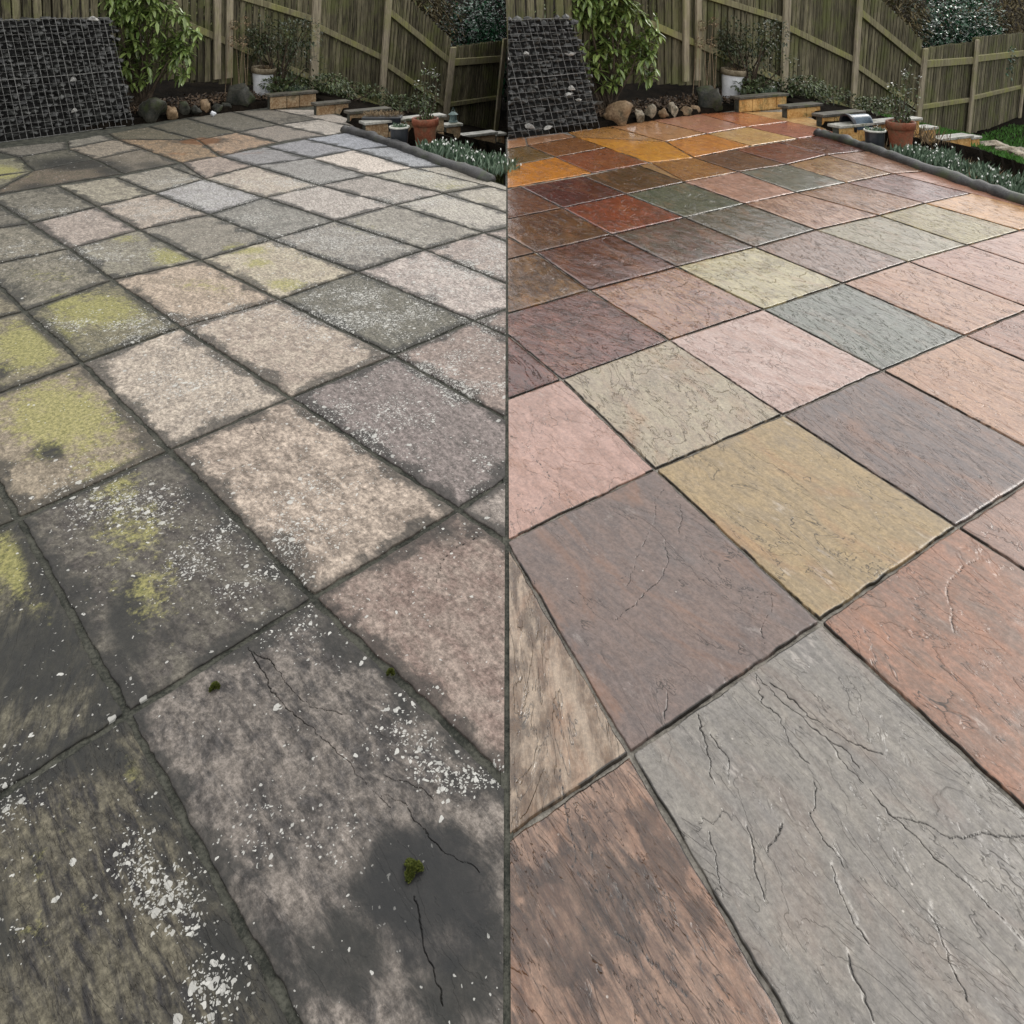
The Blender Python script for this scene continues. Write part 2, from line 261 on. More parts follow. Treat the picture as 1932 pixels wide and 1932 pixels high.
M = dict(
 mortar_clean=simple('pale_mortar', (.12,.112,.095), (.27,.25,.215), 20, 140, .8, .004),
 mortar_dirty=simple('mossy_mortar', (.018,.02,.016), (.075,.075,.06), 14, 120, .85, .006),
 soil=simple('wet_soil', (.004,.0036,.003), (.014,.011,.008), 6, 50, 1., .03, spec=.02),
 grass_soil=simple('lawn_soil', (.02,.03,.012), (.05,.06,.025), 6, 50, .9, .02),
 fence=fence_mat('weathered_fence_board', (.035,.032,.021), (.185,.165,.105), (.10,.115,.035)),
 post=fence_mat('weathered_fence_post', (.20,.17,.12), (.46,.40,.29), (.20,.20,.08)),
 rail=fence_mat('weathered_fence_rail', (.15,.135,.08), (.33,.30,.18), (.22,.23,.06)),
 gravel=simple('dark_gabion_stone', (.008,.009,.008), (.036,.037,.034), 5, 40, .5, .006, island=.75, spec=.6),
 quartz=simple('pale_quartz', (.25,.25,.24), (.55,.54,.5), 9, 60, .5, .003),
 wire=simple('galvanised_wire', (.07,.07,.065), (.20,.20,.19), 30, 90, .5, 0, spec=.6),
 black=simple('dark_cavity', (.006,.006,.006), (.012,.012,.011), 5, 50, .9, 0),
 blockstone=simple('golden_walling_block', (.36,.18,.05), (.62,.40,.16), 7, 45, .55, .012, moss=(.16,.13,.05,9)),
 blockdirty=simple('dirty_walling_block', (.20,.12,.06), (.42,.32,.20), 7, 45, .8, .012, moss=(.05,.05,.03,7)),
 coping=simple('slate_coping', (.04,.037,.03), (.12,.11,.09), 8, 60, .5, .004, moss=(.07,.08,.03,5)),
 coping_pale=simple('wet_pale_coping', (.2,.2,.18), (.42,.41,.36), 8, 60, .35, .004, moss=(.07,.08,.03,6)),
 boulder=simple('mossy_boulder', (.014,.016,.013), (.05,.048,.038), 5, 40, .55, .012, moss=(.035,.045,.015,4)),
 sandrock=simple('brown_rockery_stone', (.09,.055,.03), (.24,.17,.10), 6, 40, .55, .012, moss=(.03,.032,.018,7)),
 palerock=simple('pale_rockery_stone', (.10,.085,.06), (.36,.31,.23), 8, 40, .55, .012, moss=(.03,.032,.018,7)),
 kerb=simple('dark_stone_kerb', (.010,.010,.011), (.045,.043,.041), 6, 60, .5, .006, moss=(.035,.05,.015,3.3), spec=.6),
 white_glaze=simple('white_glazed_pot', (.66,.68,.70), (.82,.83,.84), 5, 30, .18, 0, spec=.6),
 rim_brown=simple('weathered_pot_rim', (.10,.08,.05), (.26,.22,.15), 8, 50, .6, .002),
 terracotta=simple('wet_terracotta', (.14,.045,.024), (.26,.095,.055), 6, 50, .5, .002, moss=(.12,.10,.06,5)),
 black_plastic=simple('black_plastic', (.010,.012,.014), (.022,.025,.03), 6, 50, .3, 0, spec=.6),
 blue_grey=simple('blue_grey_glaze', (.035,.06,.085), (.09,.13,.165), 6, 50, .25, 0, spec=.6),
 pale_rim=simple('pale_pot_rim', (.4,.4,.36), (.6,.6,.54), 6, 50, .5, 0),
 compost=simple('compost', (.03,.02,.012), (.14,.09,.05), 30, 90, .9, .01),
 bark=simple('bark', (.03,.022,.015), (.09,.07,.05), 10, 60, .8, .01),
 stem=simple('dry_stem', (.16,.11,.07), (.32,.25,.16), 10, 60, .8, 0),
 rhodo=leafmat('rhododendron_leaf', (.05,.09,.018), (.26,.34,.10), .3, .6),
 dark_leaf=leafmat('dark_evergreen_leaf', (.010,.018,.007), (.06,.08,.03), .35, .5),
 ivy=leafmat('bed_leaf', (.02,.035,.012), (.10,.13,.05), .4, .4),
 laurel=leafmat('laurel_leaf', (.006,.028,.014), (.03,.11,.05), .22, .7),
 brush=leafmat('brown_brush_leaf', (.05,.042,.022), (.16,.13,.065), .8, .2),
 olive=leafmat('olive_brush_leaf', (.05,.055,.018), (.15,.16,.06), .7, .2),
 snow_leaf=leafmat('snowdrop_leaf', (.035,.07,.04), (.20,.27,.19), .4, .4),
 petal=leafmat('white_petal', (.6,.62,.58), (.8,.8,.76), .5, .3),
 dry=leafmat('dry_stalk_leaf', (.10,.065,.035), (.30,.23,.14), .8, .2),
 blade=leafmat('grass_blade', (.03,.09,.012), (.08,.22,.035), .5, .3),
 moss=leafmat('moss_tuft', (.03,.045,.008), (.10,.11,.02), .8, .2),
 pebble=simple('white_pebble', (.5,.52,.56), (.75,.77,.8), 10, 60, .4, 0),
 lantern=simple('verdigris_lantern', (.06,.09,.09), (.18,.24,.22), 10, 60, .5, 0),
)

# ------------------------------------------------------------------ the two gardens share one plan
def G(p):
    d = p[1]-YH; return np.array([(p[0]-CX)/d*H, F*H/d])
def pix(x, y, z=0.): return CX+F*x/y, YH+F*(H-z)/y
ML = np.array([[.9985,-.0049],[-.601,1.0198]]); M0 = np.array([-.1269,.0608])
def T(side, x, y):
    if side == 'R': return float(x), float(y)
    q = np.array([x, y])@ML+M0; return float(q[0]), float(q[1])
def T3(side, p): a, b = T(side, p[0], p[1]); return Vector((a, b, p[2]))

NR = dict(a1=(1189,1420),a2=(1548,1172),a3=(1806,993),a4=(1995,873),b0=(954,1021),b1=(1236,885),b2=(1477,782),b3=(1665,698),b4=(1820,632),b5=(1945,582),
 c1=(1060,715),c2=(1263,641),c3=(1440,583),c4=(1590,534),c5=(1714,493),c6=(1825,462),c7=(1925,434),
 d1=(922,601),d2=(1112,547),d3=(1277,503),d4=(1424,466),d5=(1539,433),d6=(1659,406),d7=(1745,383),d8=(1833,364),
 e2=(1011,476),e3=(1154,442),e4=(1292,410),e5=(1406,384),e6=(1503,363),e7=(1598,344),e8=(1685,327),ek=(1745,323),
 f2=(915,421),f3=(1061,392),f4=(1182,366),f5=(1292,343),f6=(1394,324),f7=(1485,310),f8=(1561,292),fk=(1636,284),
 g3=(981,352),g4=(1100,332),g5=(1203,311),g5b=(1228,307),g6=(1309,297),g7=(1387,282),g8=(1466,268),gk=(1548,255),
 h0=(930,319),h1=(1048,296),h2=(1118,326),h3=(1145,278),h4=(1225,307),h5=(995,274),h6=(1086,258),h7=(900,291),h8=(990,256),h9=(1050,247),
 i1=(1148,238),i2=(1256,267),i3=(1309,297),i4=(1335,252),i5=(1418,275),i6=(1228,226),i7=(1411,239),i8=(1507,261),i9=(1318,214),j1=(1394,210),j2=(1490,229),j3=(1583,249),j4=(1540,240),j5=(1064,246),j6=(1490,211),jk=(1556,231))
NLm = dict(a1=(240,1345),a2=(590,1125),a3=(865,960),b0=(36,976),b1=(320,848),b2=(548,748),b3=(743,669),b4=(894,604),c1=(155,683),c2=(342,616),c3=(526,564),c4=(674,512),
 c5=(802,470),c6=(913,438),d1=(47,586),d2=(212,527),d3=(378,490),d4=(513,451),d5=(632,416),d6=(745,386),d7=(837,364),e2=(131,468),e3=(262,433),e4=(395,404),e5=(499,372),e6=(603,349),e7=(694,330),
 f2=(57,421),f3=(183,389),f4=(291,364),f5=(385,337),f6=(478,312),f7=(587,298),f8=(668,282),g3=(110,350),g4=(217,333),g5=(318,313),g5b=(342,307),g6=(414,294),g7=(500,276),h2=(232,327),h1=(178,300),h0=(62,322),h3=(270,280),h4=(338,307),h5=(128,280),h6=(218,262),h7=(34,296),h8=(126,266),h9=(190,254),i4=(446,249),i5=(525,268))
NR_G = {k: G(p) for k, p in NR.items()}
def complete(N):
    N['q1'] = N['a1']+1.45*(N['a1']-N['b0']); N['q2'] = N['a2']+1.45*(N['a2']-N['b1']); N['q3'] = N['a3']+1.45*(N['a3']-N['b2']); N['a4'] = N.get('a4')
    N['q4'] = N['a4']+1.45*(N['a4']-N['b3']); N['a5'] = N['a4']+N['b4']-N['b3']; N['q5'] = N['q4']+N['a5']-N['a4']
    N['a0'] = 2*N['a1']-N['a2']; N['q0'] = 2*N['q1']-N['q2']; N['bm'] = 2*N['b0']-N['b1']; N['c0'] = 2*N['c1']-N['c2']; N['cm'] = 2*N['c0']-N['c1']
    N['b6'] = N['b5']+N['c6']-N['c5']; N['b7'] = N['b6']+N['c7']-N['c6']; N['c8'] = N['c7']+N['d8']-N['d7']; N['a6'] = N['a5']+N['b5']-N['b4']
    N['d0'] = 2*N['d1']-N['d2']; N['e1'] = 2*N['e2']-N['e3']; N['f1'] = 2*N['f2']-N['f3']; N['g2'] = 2*N['g3']-N['g4']; N['g1'] = 2*N['g2']-N['g3']; N['e0'] = 2*N['e1']-N['e2']; N['f0'] = 2*N['f1']-N['f2']
    N['hm'] = 2*N['h0']-N['h1']; N['hn'] = 2*N['h7']-N['h5']; N['g0'] = 2*N['g1']-N['g2']; N['fm'] = 2*N['f0']-N['f1']; N['em'] = 2*N['e0']-N['e1']; N['hp'] = 2*N['hm']-N['h0']; N['hq'] = 2*N['hn']-N['h7']; N['ho'] = N['h8']+1.6*(N['h7']-N['h5'])
    return N
NRG = complete(dict(NR_G))
def left_nodes():       # the same plan, nudged where the uncleaned patio was measured directly
    N = {k: np.array(T('L', *g)) for k, g in NRG.items() if g is not None}
    res = {k: G(p)-N[k] for k, p in NLm.items()}; base = {k: N[k].copy() for k in N}
    for k in N:
        if k in res: N[k] = N[k]+res[k]; continue
        w = {j: 1/(np.sum((base[j]-base[k])**2)+.02)**1.5 for j in res}; sw = sum(w.values()); near = min(np.hypot(*(base[j]-base[k])) for j in res)
        N[k] = N[k]+sum(w[j]*res[j] for j in res)/sw*math.exp(-near/1.2)
    return N
NLG = left_nodes()
# slab: nodes, clean colour x2, dirty colour x2, options
SL = [
 ('a0 a1 q1 q0', (142,110,90),(78,52,38), (100,92,70),(48,46,48), dict(ang=1.0,wet=.9,bmp=.009,ter=12,n=260,pd=.22,ani=8)),
 ('a1 a2 q2 q1', (134,129,123),(118,114,111), (120,108,100),(66,62,62), dict(ang=.9,wet=.2,bmp=.0035,ter=9,n=560,ani=4,rk=.35)),
 ('a2 a3 q3 q2', (150,108,88),(122,98,86), (140,118,106),(128,100,90), dict(ang=.9,wet=.2,bmp=.003,n=260)),
 ('a3 a4 q4 q3', (146,116,104),(130,104,94), (140,126,118),(120,106,100), dict(ang=.6,wet=.3)),
 ('a4 a5 q5 q4', (150,116,100),(130,104,94), (140,126,118),(120,106,100), {}),
 ('bm b0 a1 a0', (156,136,116),(96,70,46), (92,86,66),(50,48,48), dict(ang=-.3,wet=.9,bmp=.006,n=200,pd=.22,ani=6)),
 ('b0 b1 a2 a1', (118,100,94),(104,92,90), (84,78,68),(62,56,54), dict(ang=1.3,wet=.1,bmp=.0018,ter=5,n=300)),
 ('b1 b2 a3 a2', (156,134,98),(142,124,96), (148,128,112),(108,92,80), dict(ang=1.0,wet=.1,bmp=.002,ter=6,n=260)),
 ('b2 b3 a4 a3', (100,90,90),(118,98,90), (114,100,98),(92,82,80), dict(ang=.4,wet=.35,bmp=.004,n=200,ani=7)),
 ('b3 b4 a5 a4', (176,138,114),(158,124,106), (124,104,96),(108,92,86), dict(ang=.6,wet=.3,bmp=.003,n=200)),
 ('b4 b5 a6 a5', (150,116,102),(130,100,88), (124,104,96),(108,92,86), {}),
 ('cm c0 b0 bm', (160,124,112),(140,100,86), (110,100,72),(84,76,60), {}),
 ('c0 c1 b1 b0', (170,132,120),(150,112,98), (124,108,86),(104,90,72), dict(ang=.9,wet=.8,bmp=.003,n=200)),
 ('c1 c2 b2 b1', (160,148,126),(150,134,116), (150,134,118),(122,108,96), dict(ang=.4,wet=.45,bmp=.005,ter=9,n=200)),
 ('c2 c3 b3 b2', (176,156,150),(160,134,126), (146,130,114),(124,106,94), dict(ang=.8,wet=.5,bmp=.0025,n=200)),
 ('c3 c4 b4 b3', (98,102,94),(122,122,116), (96,92,80),(78,76,68), dict(ang=.3,wet=.7,bmp=.006,n=160,ani=7)),
 ('c4 c5 b5 b4', (168,134,112),(146,114,98), (150,136,130),(122,108,104), dict(ang=.3,wet=.5,n=160)),
 ('c5 c6 b6 b5', (164,130,114),(148,112,98), (140,124,116),(118,104,100), dict(ang=.5)),
 ('c6 c7 b7 b6', (170,136,120),(150,116,102), (140,124,116),(118,104,100), {}),
 ('d0 d1 c1 c0', (66,34,26),(92,52,42), (110,100,74),(84,76,60), dict(ang=.7,wet=.9,bmp=.006)),
 ('d1 d2 c2 c1', (74,40,32),(104,66,56), (106,98,70),(78,74,56), dict(ang=1.4,wet=1,bmp=.008,ter=11,n=160)),
 ('d2 d3 c3 c2', (138,100,72),(104,66,50), (150,128,108),(122,104,86), dict(ang=.6,wet=1,bmp=.004,n=140)),
 ('d3 d4 c4 c3', (168,158,122),(140,128,96), (148,136,112),(128,114,96), dict(ang=.7,wet=.8,bmp=.004,n=140)),
 ('d4 d5 c5 c4', (112,90,78),(134,112,100), (124,118,110),(96,90,86), dict(ang=.1,wet=.8,bmp=.006,ani=7)),
 ('d5 d6 c6 c5', (128,120,94),(138,128,108), (128,122,112),(104,98,90), dict(ang=.3,wet=.6,bmp=.005,ani=5)),
 ('d6 d7 c7 c6', (150,138,92),(128,112,70), (150,144,132),(126,118,112), dict(ang=.2,wet=.6,bmp=.005,ani=8)),
 ('d7 d8 c8 c7', (186,140,88),(160,118,72), (146,138,124),(124,116,106), dict(ang=.4)),
 ('e0 e1 d1 d0', (66,34,26),(92,52,42), (110,100,74),(84,76,60), {}),
 ('e1 e2 d2 d1', (106,76,36),(70,46,28), (112,104,88),(78,74,62), dict(ang=.3,wet=.9,bmp=.006)),
 ('e2 e3 d3 d2', (88,50,32),(74,40,34), (116,110,92),(92,86,76), dict(ang=.8,wet=1,bmp=.006)),
 ('e3 e4 d4 d3', (84,56,46),(74,66,56), (118,110,98),(96,90,80), dict(ang=.5,wet=.9,bmp=.006)),
 ('e4 e5 d5 d4', (70,66,52),(92,84,72), (116,112,106),(92,90,84), dict(ang=.4,wet=.8,bmp=.006)),
 ('e5 e6 d6 d5', (176,142,120),(112,76,54), (150,140,134),(124,114,108), dict(ang=.1,wet=.6,bmp=.006,ani=7)),
 ('e6 e7 d7 d6', (142,98,56),(112,78,50), (140,130,124),(112,104,98), dict(ang=.1,wet=.7,ani=7,bmp=.006)),
 ('e7 e8 d8 d7', (120,82,70),(98,70,62), (146,140,126),(118,112,100), dict(ang=.1,wet=.7,ani=7,bmp=.006)),
 ('e8 ek c8 d8', (170,126,108),(150,110,92), (140,132,120),(118,112,100), {}),
 ('f0 f1 e1 e0', (100,70,46),(80,56,40), (112,104,88),(78,74,62), {}),
 ('f1 f2 e2 e1', (100,70,46),(80,56,40), (112,104,88),(78,74,62), {}),
 ('f2 f3 e3 e2', (92,64,36),(76,48,32), (140,124,114),(112,98,90), dict(wet=.9)),
 ('f3 f4 e4 e3', (122,66,46),(96,52,38), (142,126,112),(114,102,92), dict(ang=.2,wet=.9,bmp=.005)),
 ('f4 f5 e5 e4', (76,80,68),(98,98,84), (132,130,134),(112,108,108), dict(ang=.3,wet=.9,bmp=.006)),
 ('f5 f6 e6 e5', (176,138,122),(140,104,88), (148,136,120),(126,110,100), dict(ang=.35,wet=.6)),
 ('f6 f7 e7 e6', (84,84,74),(112,110,100), (122,120,118),(104,100,98), dict(ang=.3,wet=.7)),
 ('f7 f8 e8 e7', (170,130,74),(118,78,40), (172,158,148),(148,134,124), dict(ang=.1,wet=.7,ani=7,bmp=.006)),
 ('f8 fk ek e8', (170,128,104),(140,98,72), (130,134,144),(112,114,122), dict(ang=.1,wet=.7,ani=7,bmp=.006)),
 ('g1 g2 f2 f1', (92,52,36),(74,42,30), (96,90,78),(66,62,54), {}),
 ('g2 g3 f3 f2', (100,68,46),(80,50,36), (104,98,84),(72,68,58), dict(wet=.8)),
 ('g3 g4 f4 f3', (82,42,34),(68,38,30), (130,122,102),(98,90,76), dict(wet=.9)),
 ('g4 g5 f5 f4', (74,54,40),(90,64,44), (124,116,102),(96,90,80), dict(wet=.9)),
 ('g5b g6 f6 f5', (160,108,50),(130,84,44), (136,118,106),(110,94,86), dict(wet=.8)),
 ('g6 g7 f7 f6', (108,78,56),(86,62,46), (116,114,118),(98,96,98), dict(wet=.7)),
 ('g7 g8 f8 f7', (116,68,48),(94,56,44), (118,118,126),(100,100,108), dict(wet=.7)),
 ('g8 gk fk f8', (104,58,44),(84,48,38), (124,128,142),(104,108,120), dict(wet=.9)),
 ('g5 g5b f5 f5', (150,116,76),(130,98,64), (110,104,90),(88,82,72), {}),
 ('hm h0 g2 g1', (190,118,34),(160,98,34), (104,98,74),(80,76,60), {}),
 ('h0 h1 h2 g2', (206,126,30),(184,108,28), (74,66,50),(92,76,60), dict(wet=.8)),
 ('h1 h3 h4 h2', (136,80,50),(112,66,44), (84,76,62),(104,92,78), dict(wet=.8)),
 ('h5 h6 h3 h1', (132,88,48),(108,72,44), (124,110,92),(94,84,72), dict(wet=.8)),
 ('h7 h5 h1 h0', (88,70,40),(110,88,54), (60,58,48),(84,80,66), dict(wet=.8)),
 ('hn h7 h0 hm', (88,70,40),(110,88,54), (104,100,74),(86,82,62), {}),
 ('h8 h9 h6 h5', (172,124,90),(146,104,72), (110,104,92),(84,80,72), dict(wet=.7)),
 ('g0 g1 f1 f0', (92,52,36),(74,42,30), (100,94,80),(70,66,58), {}),
 ('fm f0 e0 em', (92,52,36),(74,42,30), (100,94,80),(70,66,58), {}),
 ('hp hm g1 g0', (92,52,36),(74,42,30), (90,88,62),(70,66,50), {}),
 ('hq hn hm hp', (92,52,36),(74,42,30), (104,98,70),(70,66,50), {}),
 ('ho h8 h5 h7', (172,124,90),(146,104,72), (100,94,84),(74,70,62), {}),
 ('j5 i1 i2 h6', (190,134,66),(166,112,56), (70,66,50),(92,82,62), dict(wet=.8)),
 ('h6 i2 i3 g5b', (214,144,40),(190,118,34), (132,100,66),(92,74,54), dict(wet=.7)),
 ('i2 i4 i5 i3', (216,138,52),(190,114,48), (142,108,78),(108,86,66), dict(wet=.7)),
 ('i1 i6 i4 i2', (196,140,94),(176,120,72), (84,78,62),(66,62,50), dict(wet=.7)),
 ('i4 i7 i8 i5', (214,172,104),(196,146,92), (118,106,96),(100,92,84), dict(wet=.7)),
 ('i6 i9 i7 i4', (188,134,96),(190,124,104), (92,86,74),(76,72,62), dict(wet=.7)),
 ('i9 j1 j2 i7', (196,120,72),(186,104,66), (104,96,84),(84,78,70), dict(wet=.7)),
 ('i7 j2 j3 i8', (182,106,84),(160,92,72), (146,136,126),(120,112,106), dict(wet=.7)),
 ('j1 j6 jk j3', (214,176,120),(190,140,84), (140,128,118),(116,108,100), {}),
]
# grime, algae, lichen, rust fields of the uncleaned patio: plan position given by where it is seen, radius, strength
DARK = [(800,1660,180,130,1.1),(60,1240,150,130,.95),(180,1420,150,60,.8),(310,1180,90,90,.5),(235,1180,60,110,.9),(440,1800,90,160,.9),(330,1560,80,160,.5),(640,1800,130,130,.9),(850,1850,140,130,.9),(520,1640,90,80,.5),(900,1700,90,120,.8),
 (0,1750,60,140,.8),(830,1000,60,40,.7),(700,1060,60,25,.8),(560,1060,60,40,.6),(99,853,36,24,1.3),(150,310,110,14,1.0),(215,320,60,18,.8),(290,310,50,12,.7),(70,355,60,14,.7),(380,265,90,9,.8),(560,225,70,14,.6),(440,650,60,30,.3),
 (650,700,60,40,.4),(900,820,60,50,.35),(780,640,40,25,.4),(150,710,40,30,.6),(700,900,30,80,.4),(860,840,60,50,.3),(0,700,40,25,.8),(540,440,70,10,.4)]
ALGAE = [(110,790,110,70,1.2),(60,650,80,48,1.2),(210,900,60,50,.9),(185,590,90,34,1.1),(130,570,40,14,1.2),(20,1060,40,70,1.0),(70,1150,50,30,.5),(250,1010,80,60,.7),(280,1120,80,60,.6),(270,1440,30,40,1.0),(320,485,40,18,1.1),(230,450,40,12,.7),
 (470,470,45,10,1.1),(540,540,40,12,1.0),(490,495,30,10,1.0),(0,325,45,12,1.3),(90,520,60,20,.5),(390,540,60,16,.6),(60,1650,80,140,.35),(680,430,60,16,.5),(850,352,50,12,.5),(900,380,30,10,.4),(590,478,60,12,.45)]
LICH = [(690,585,130,46,1.25),(650,455,110,24,1.3),(870,515,90,36,1.15),(940,470,60,20,1.2),(860,720,100,46,.95),(800,690,60,30,.8),(700,800,110,60,.5),(900,900,30,60,.3),(410,375,70,14,1.0),(360,345,60,10,.9),(290,395,60,14,.8),(200,480,90,14,.6),(540,345,70,12,1.0),
 (270,620,90,24,.9),(160,610,60,14,.8),(440,590,60,16,.6),(350,720,90,50,.4),(220,950,110,50,.5),(430,1060,100,60,.55),(520,1000,70,70,.5),(600,950,70,60,.45),(330,1690,60,60,1.1),(400,1850,50,60,1.0),(280,1620,40,60,.8),(20,1600,40,100,1.0),
 (860,1450,70,28,1.0),(780,1380,60,60,.4),(760,220,60,6,1.0),(860,285,60,8,1.0),(800,328,50,8,1.0),(780,378,80,10,.7),(100,400,60,10,.7),(60,470,60,14,.7),(560,1130,90,60,.3),(500,1560,60,60,.25),(650,1600,60,60,.12),(480,410,60,10,.5),(900,610,60,40,.5)]
DAMP = [(800,1665,125,120,1.),(830,1760,80,90,.55),(99,853,24,15,.8),(60,1590,60,40,.4)]
RUST = [(380,265,40,8,1.2),(340,290,30,6,.6),(460,288,60,5,.6),(160,840,40,20,.3),(520,905,40,40,.15)]
# cracks drawn on the clean slabs (seen positions), and their traces before cleaning
CRK_R = [[(1422,1268),(1450,1300),(1470,1318),(1500,1345),(1525,1372),(1560,1395),(1585,1425),(1618,1462),(1650,1500),(1680,1540),(1720,1580),(1756,1617),(1800,1650),(1836,1682),(1868,1710),(1905,1740),(1932,1770)],
 [(1424,1270),(1440,1325),(1464,1345),(1485,1395),(1530,1440)],[(1450,1285),(1480,1310),(1520,1352),(1580,1385),(1640,1415),(1670,1420)],[(1556,1392),(1600,1415),(1625,1450)],[(1680,1540),(1740,1555),(1790,1580),(1818,1588),(1850,1570),(1932,1572)],
 [(1532,1480),(1532,1540),(1560,1580),(1590,1620),(1600,1640)],[(1582,1640),(1595,1700),(1610,1740),(1640,1782)],[(1318,1350),(1334,1400),(1336,1460),(1345,1480)],[(1348,1390),(1370,1430),(1372,1470)],[(1774,1738),(1790,1780),(1800,1830),(1835,1905)],[(1608,1820),(1630,1870),(1638,1910)],
 [(1404,1545),(1420,1590),(1430,1650),(1450,1700)],[(1340,1560),(1350,1640),(1360,1690)],[(1470,1560),(1450,1600)],
 [(1258,1020),(1266,1050),(1240,1100),(1205,1140),(1160,1168)],[(1250,925),(1234,950),(1232,985),(1215,1010),(1212,1030)],[(1205,1045),(1195,1075),(1182,1110)],[(1290,955),(1292,975),(1280,1010)],[(1440,1230),(1445,1180),(1457,1130),(1455,1120),(1430,1125),(1412,1160)],[(1262,1290),(1252,1340),(1250,1360)],
 [(966,820),(1000,845),(1015,870),(1050,920),(1058,960)],[(1025,900),(1055,912),(1075,955)],[(1788,1140),(1788,1115),(1800,1085),(1840,1060),(1862,1050)],[(1788,1140),(1800,1195)],
 [(1060,1450),(1066,1540),(1085,1600),(1080,1640),(1150,1710),(1175,1720)],[(1110,1590),(1130,1680),(1190,1690),(1210,1750)],[(1160,1765),(1190,1780),(1270,1850),(1290,1870)]]
CRK_L = [[(470,1215),(500,1275),(530,1320),(560,1350),(610,1385),(640,1420),(670,1460),(700,1500),(730,1530)],[(480,1225),(515,1245),(545,1290),(590,1330),(650,1350)],[(700,1500),(760,1520),(800,1560),(830,1590),(860,1620),(900,1650)],[(715,1460),(760,1470),(820,1510)],[(785,1690),(800,1740),(815,1830),(830,1900)],
 [(830,1060),(850,1040),(900,1015),(910,1008)],[(830,1060),(828,1095)],[(465,790),(500,830)],[(620,700),(660,720),(700,735)]]
def polyd(px, py, poly):
    d = np.full(px.shape, 1e9)
    for (ax, ay), (bx, by) in zip(poly[:-1], poly[1:]):
        vx, vy = bx-ax, by-ay; L2 = vx*vx+vy*vy+1e-12; tt = np.clip(((px-ax)*vx+(py-ay)*vy)/L2, 0, 1)
        d = np.minimum(d, np.hypot(px-ax-tt*vx, py-ay-tt*vy))
    return d
def side_of(px, py, poly):
    (ax, ay), (bx, by) = poly[0], poly[-1]; return np.tanh(((px-ax)*(by-ay)-(py-ay)*(bx-ax))/np.hypot(bx-ax, by-ay)/.004)
CRKG = {'R': [[G(p) for p in c] for c in CRK_R], 'L': [[G(p) for p in c] for c in CRK_L]}

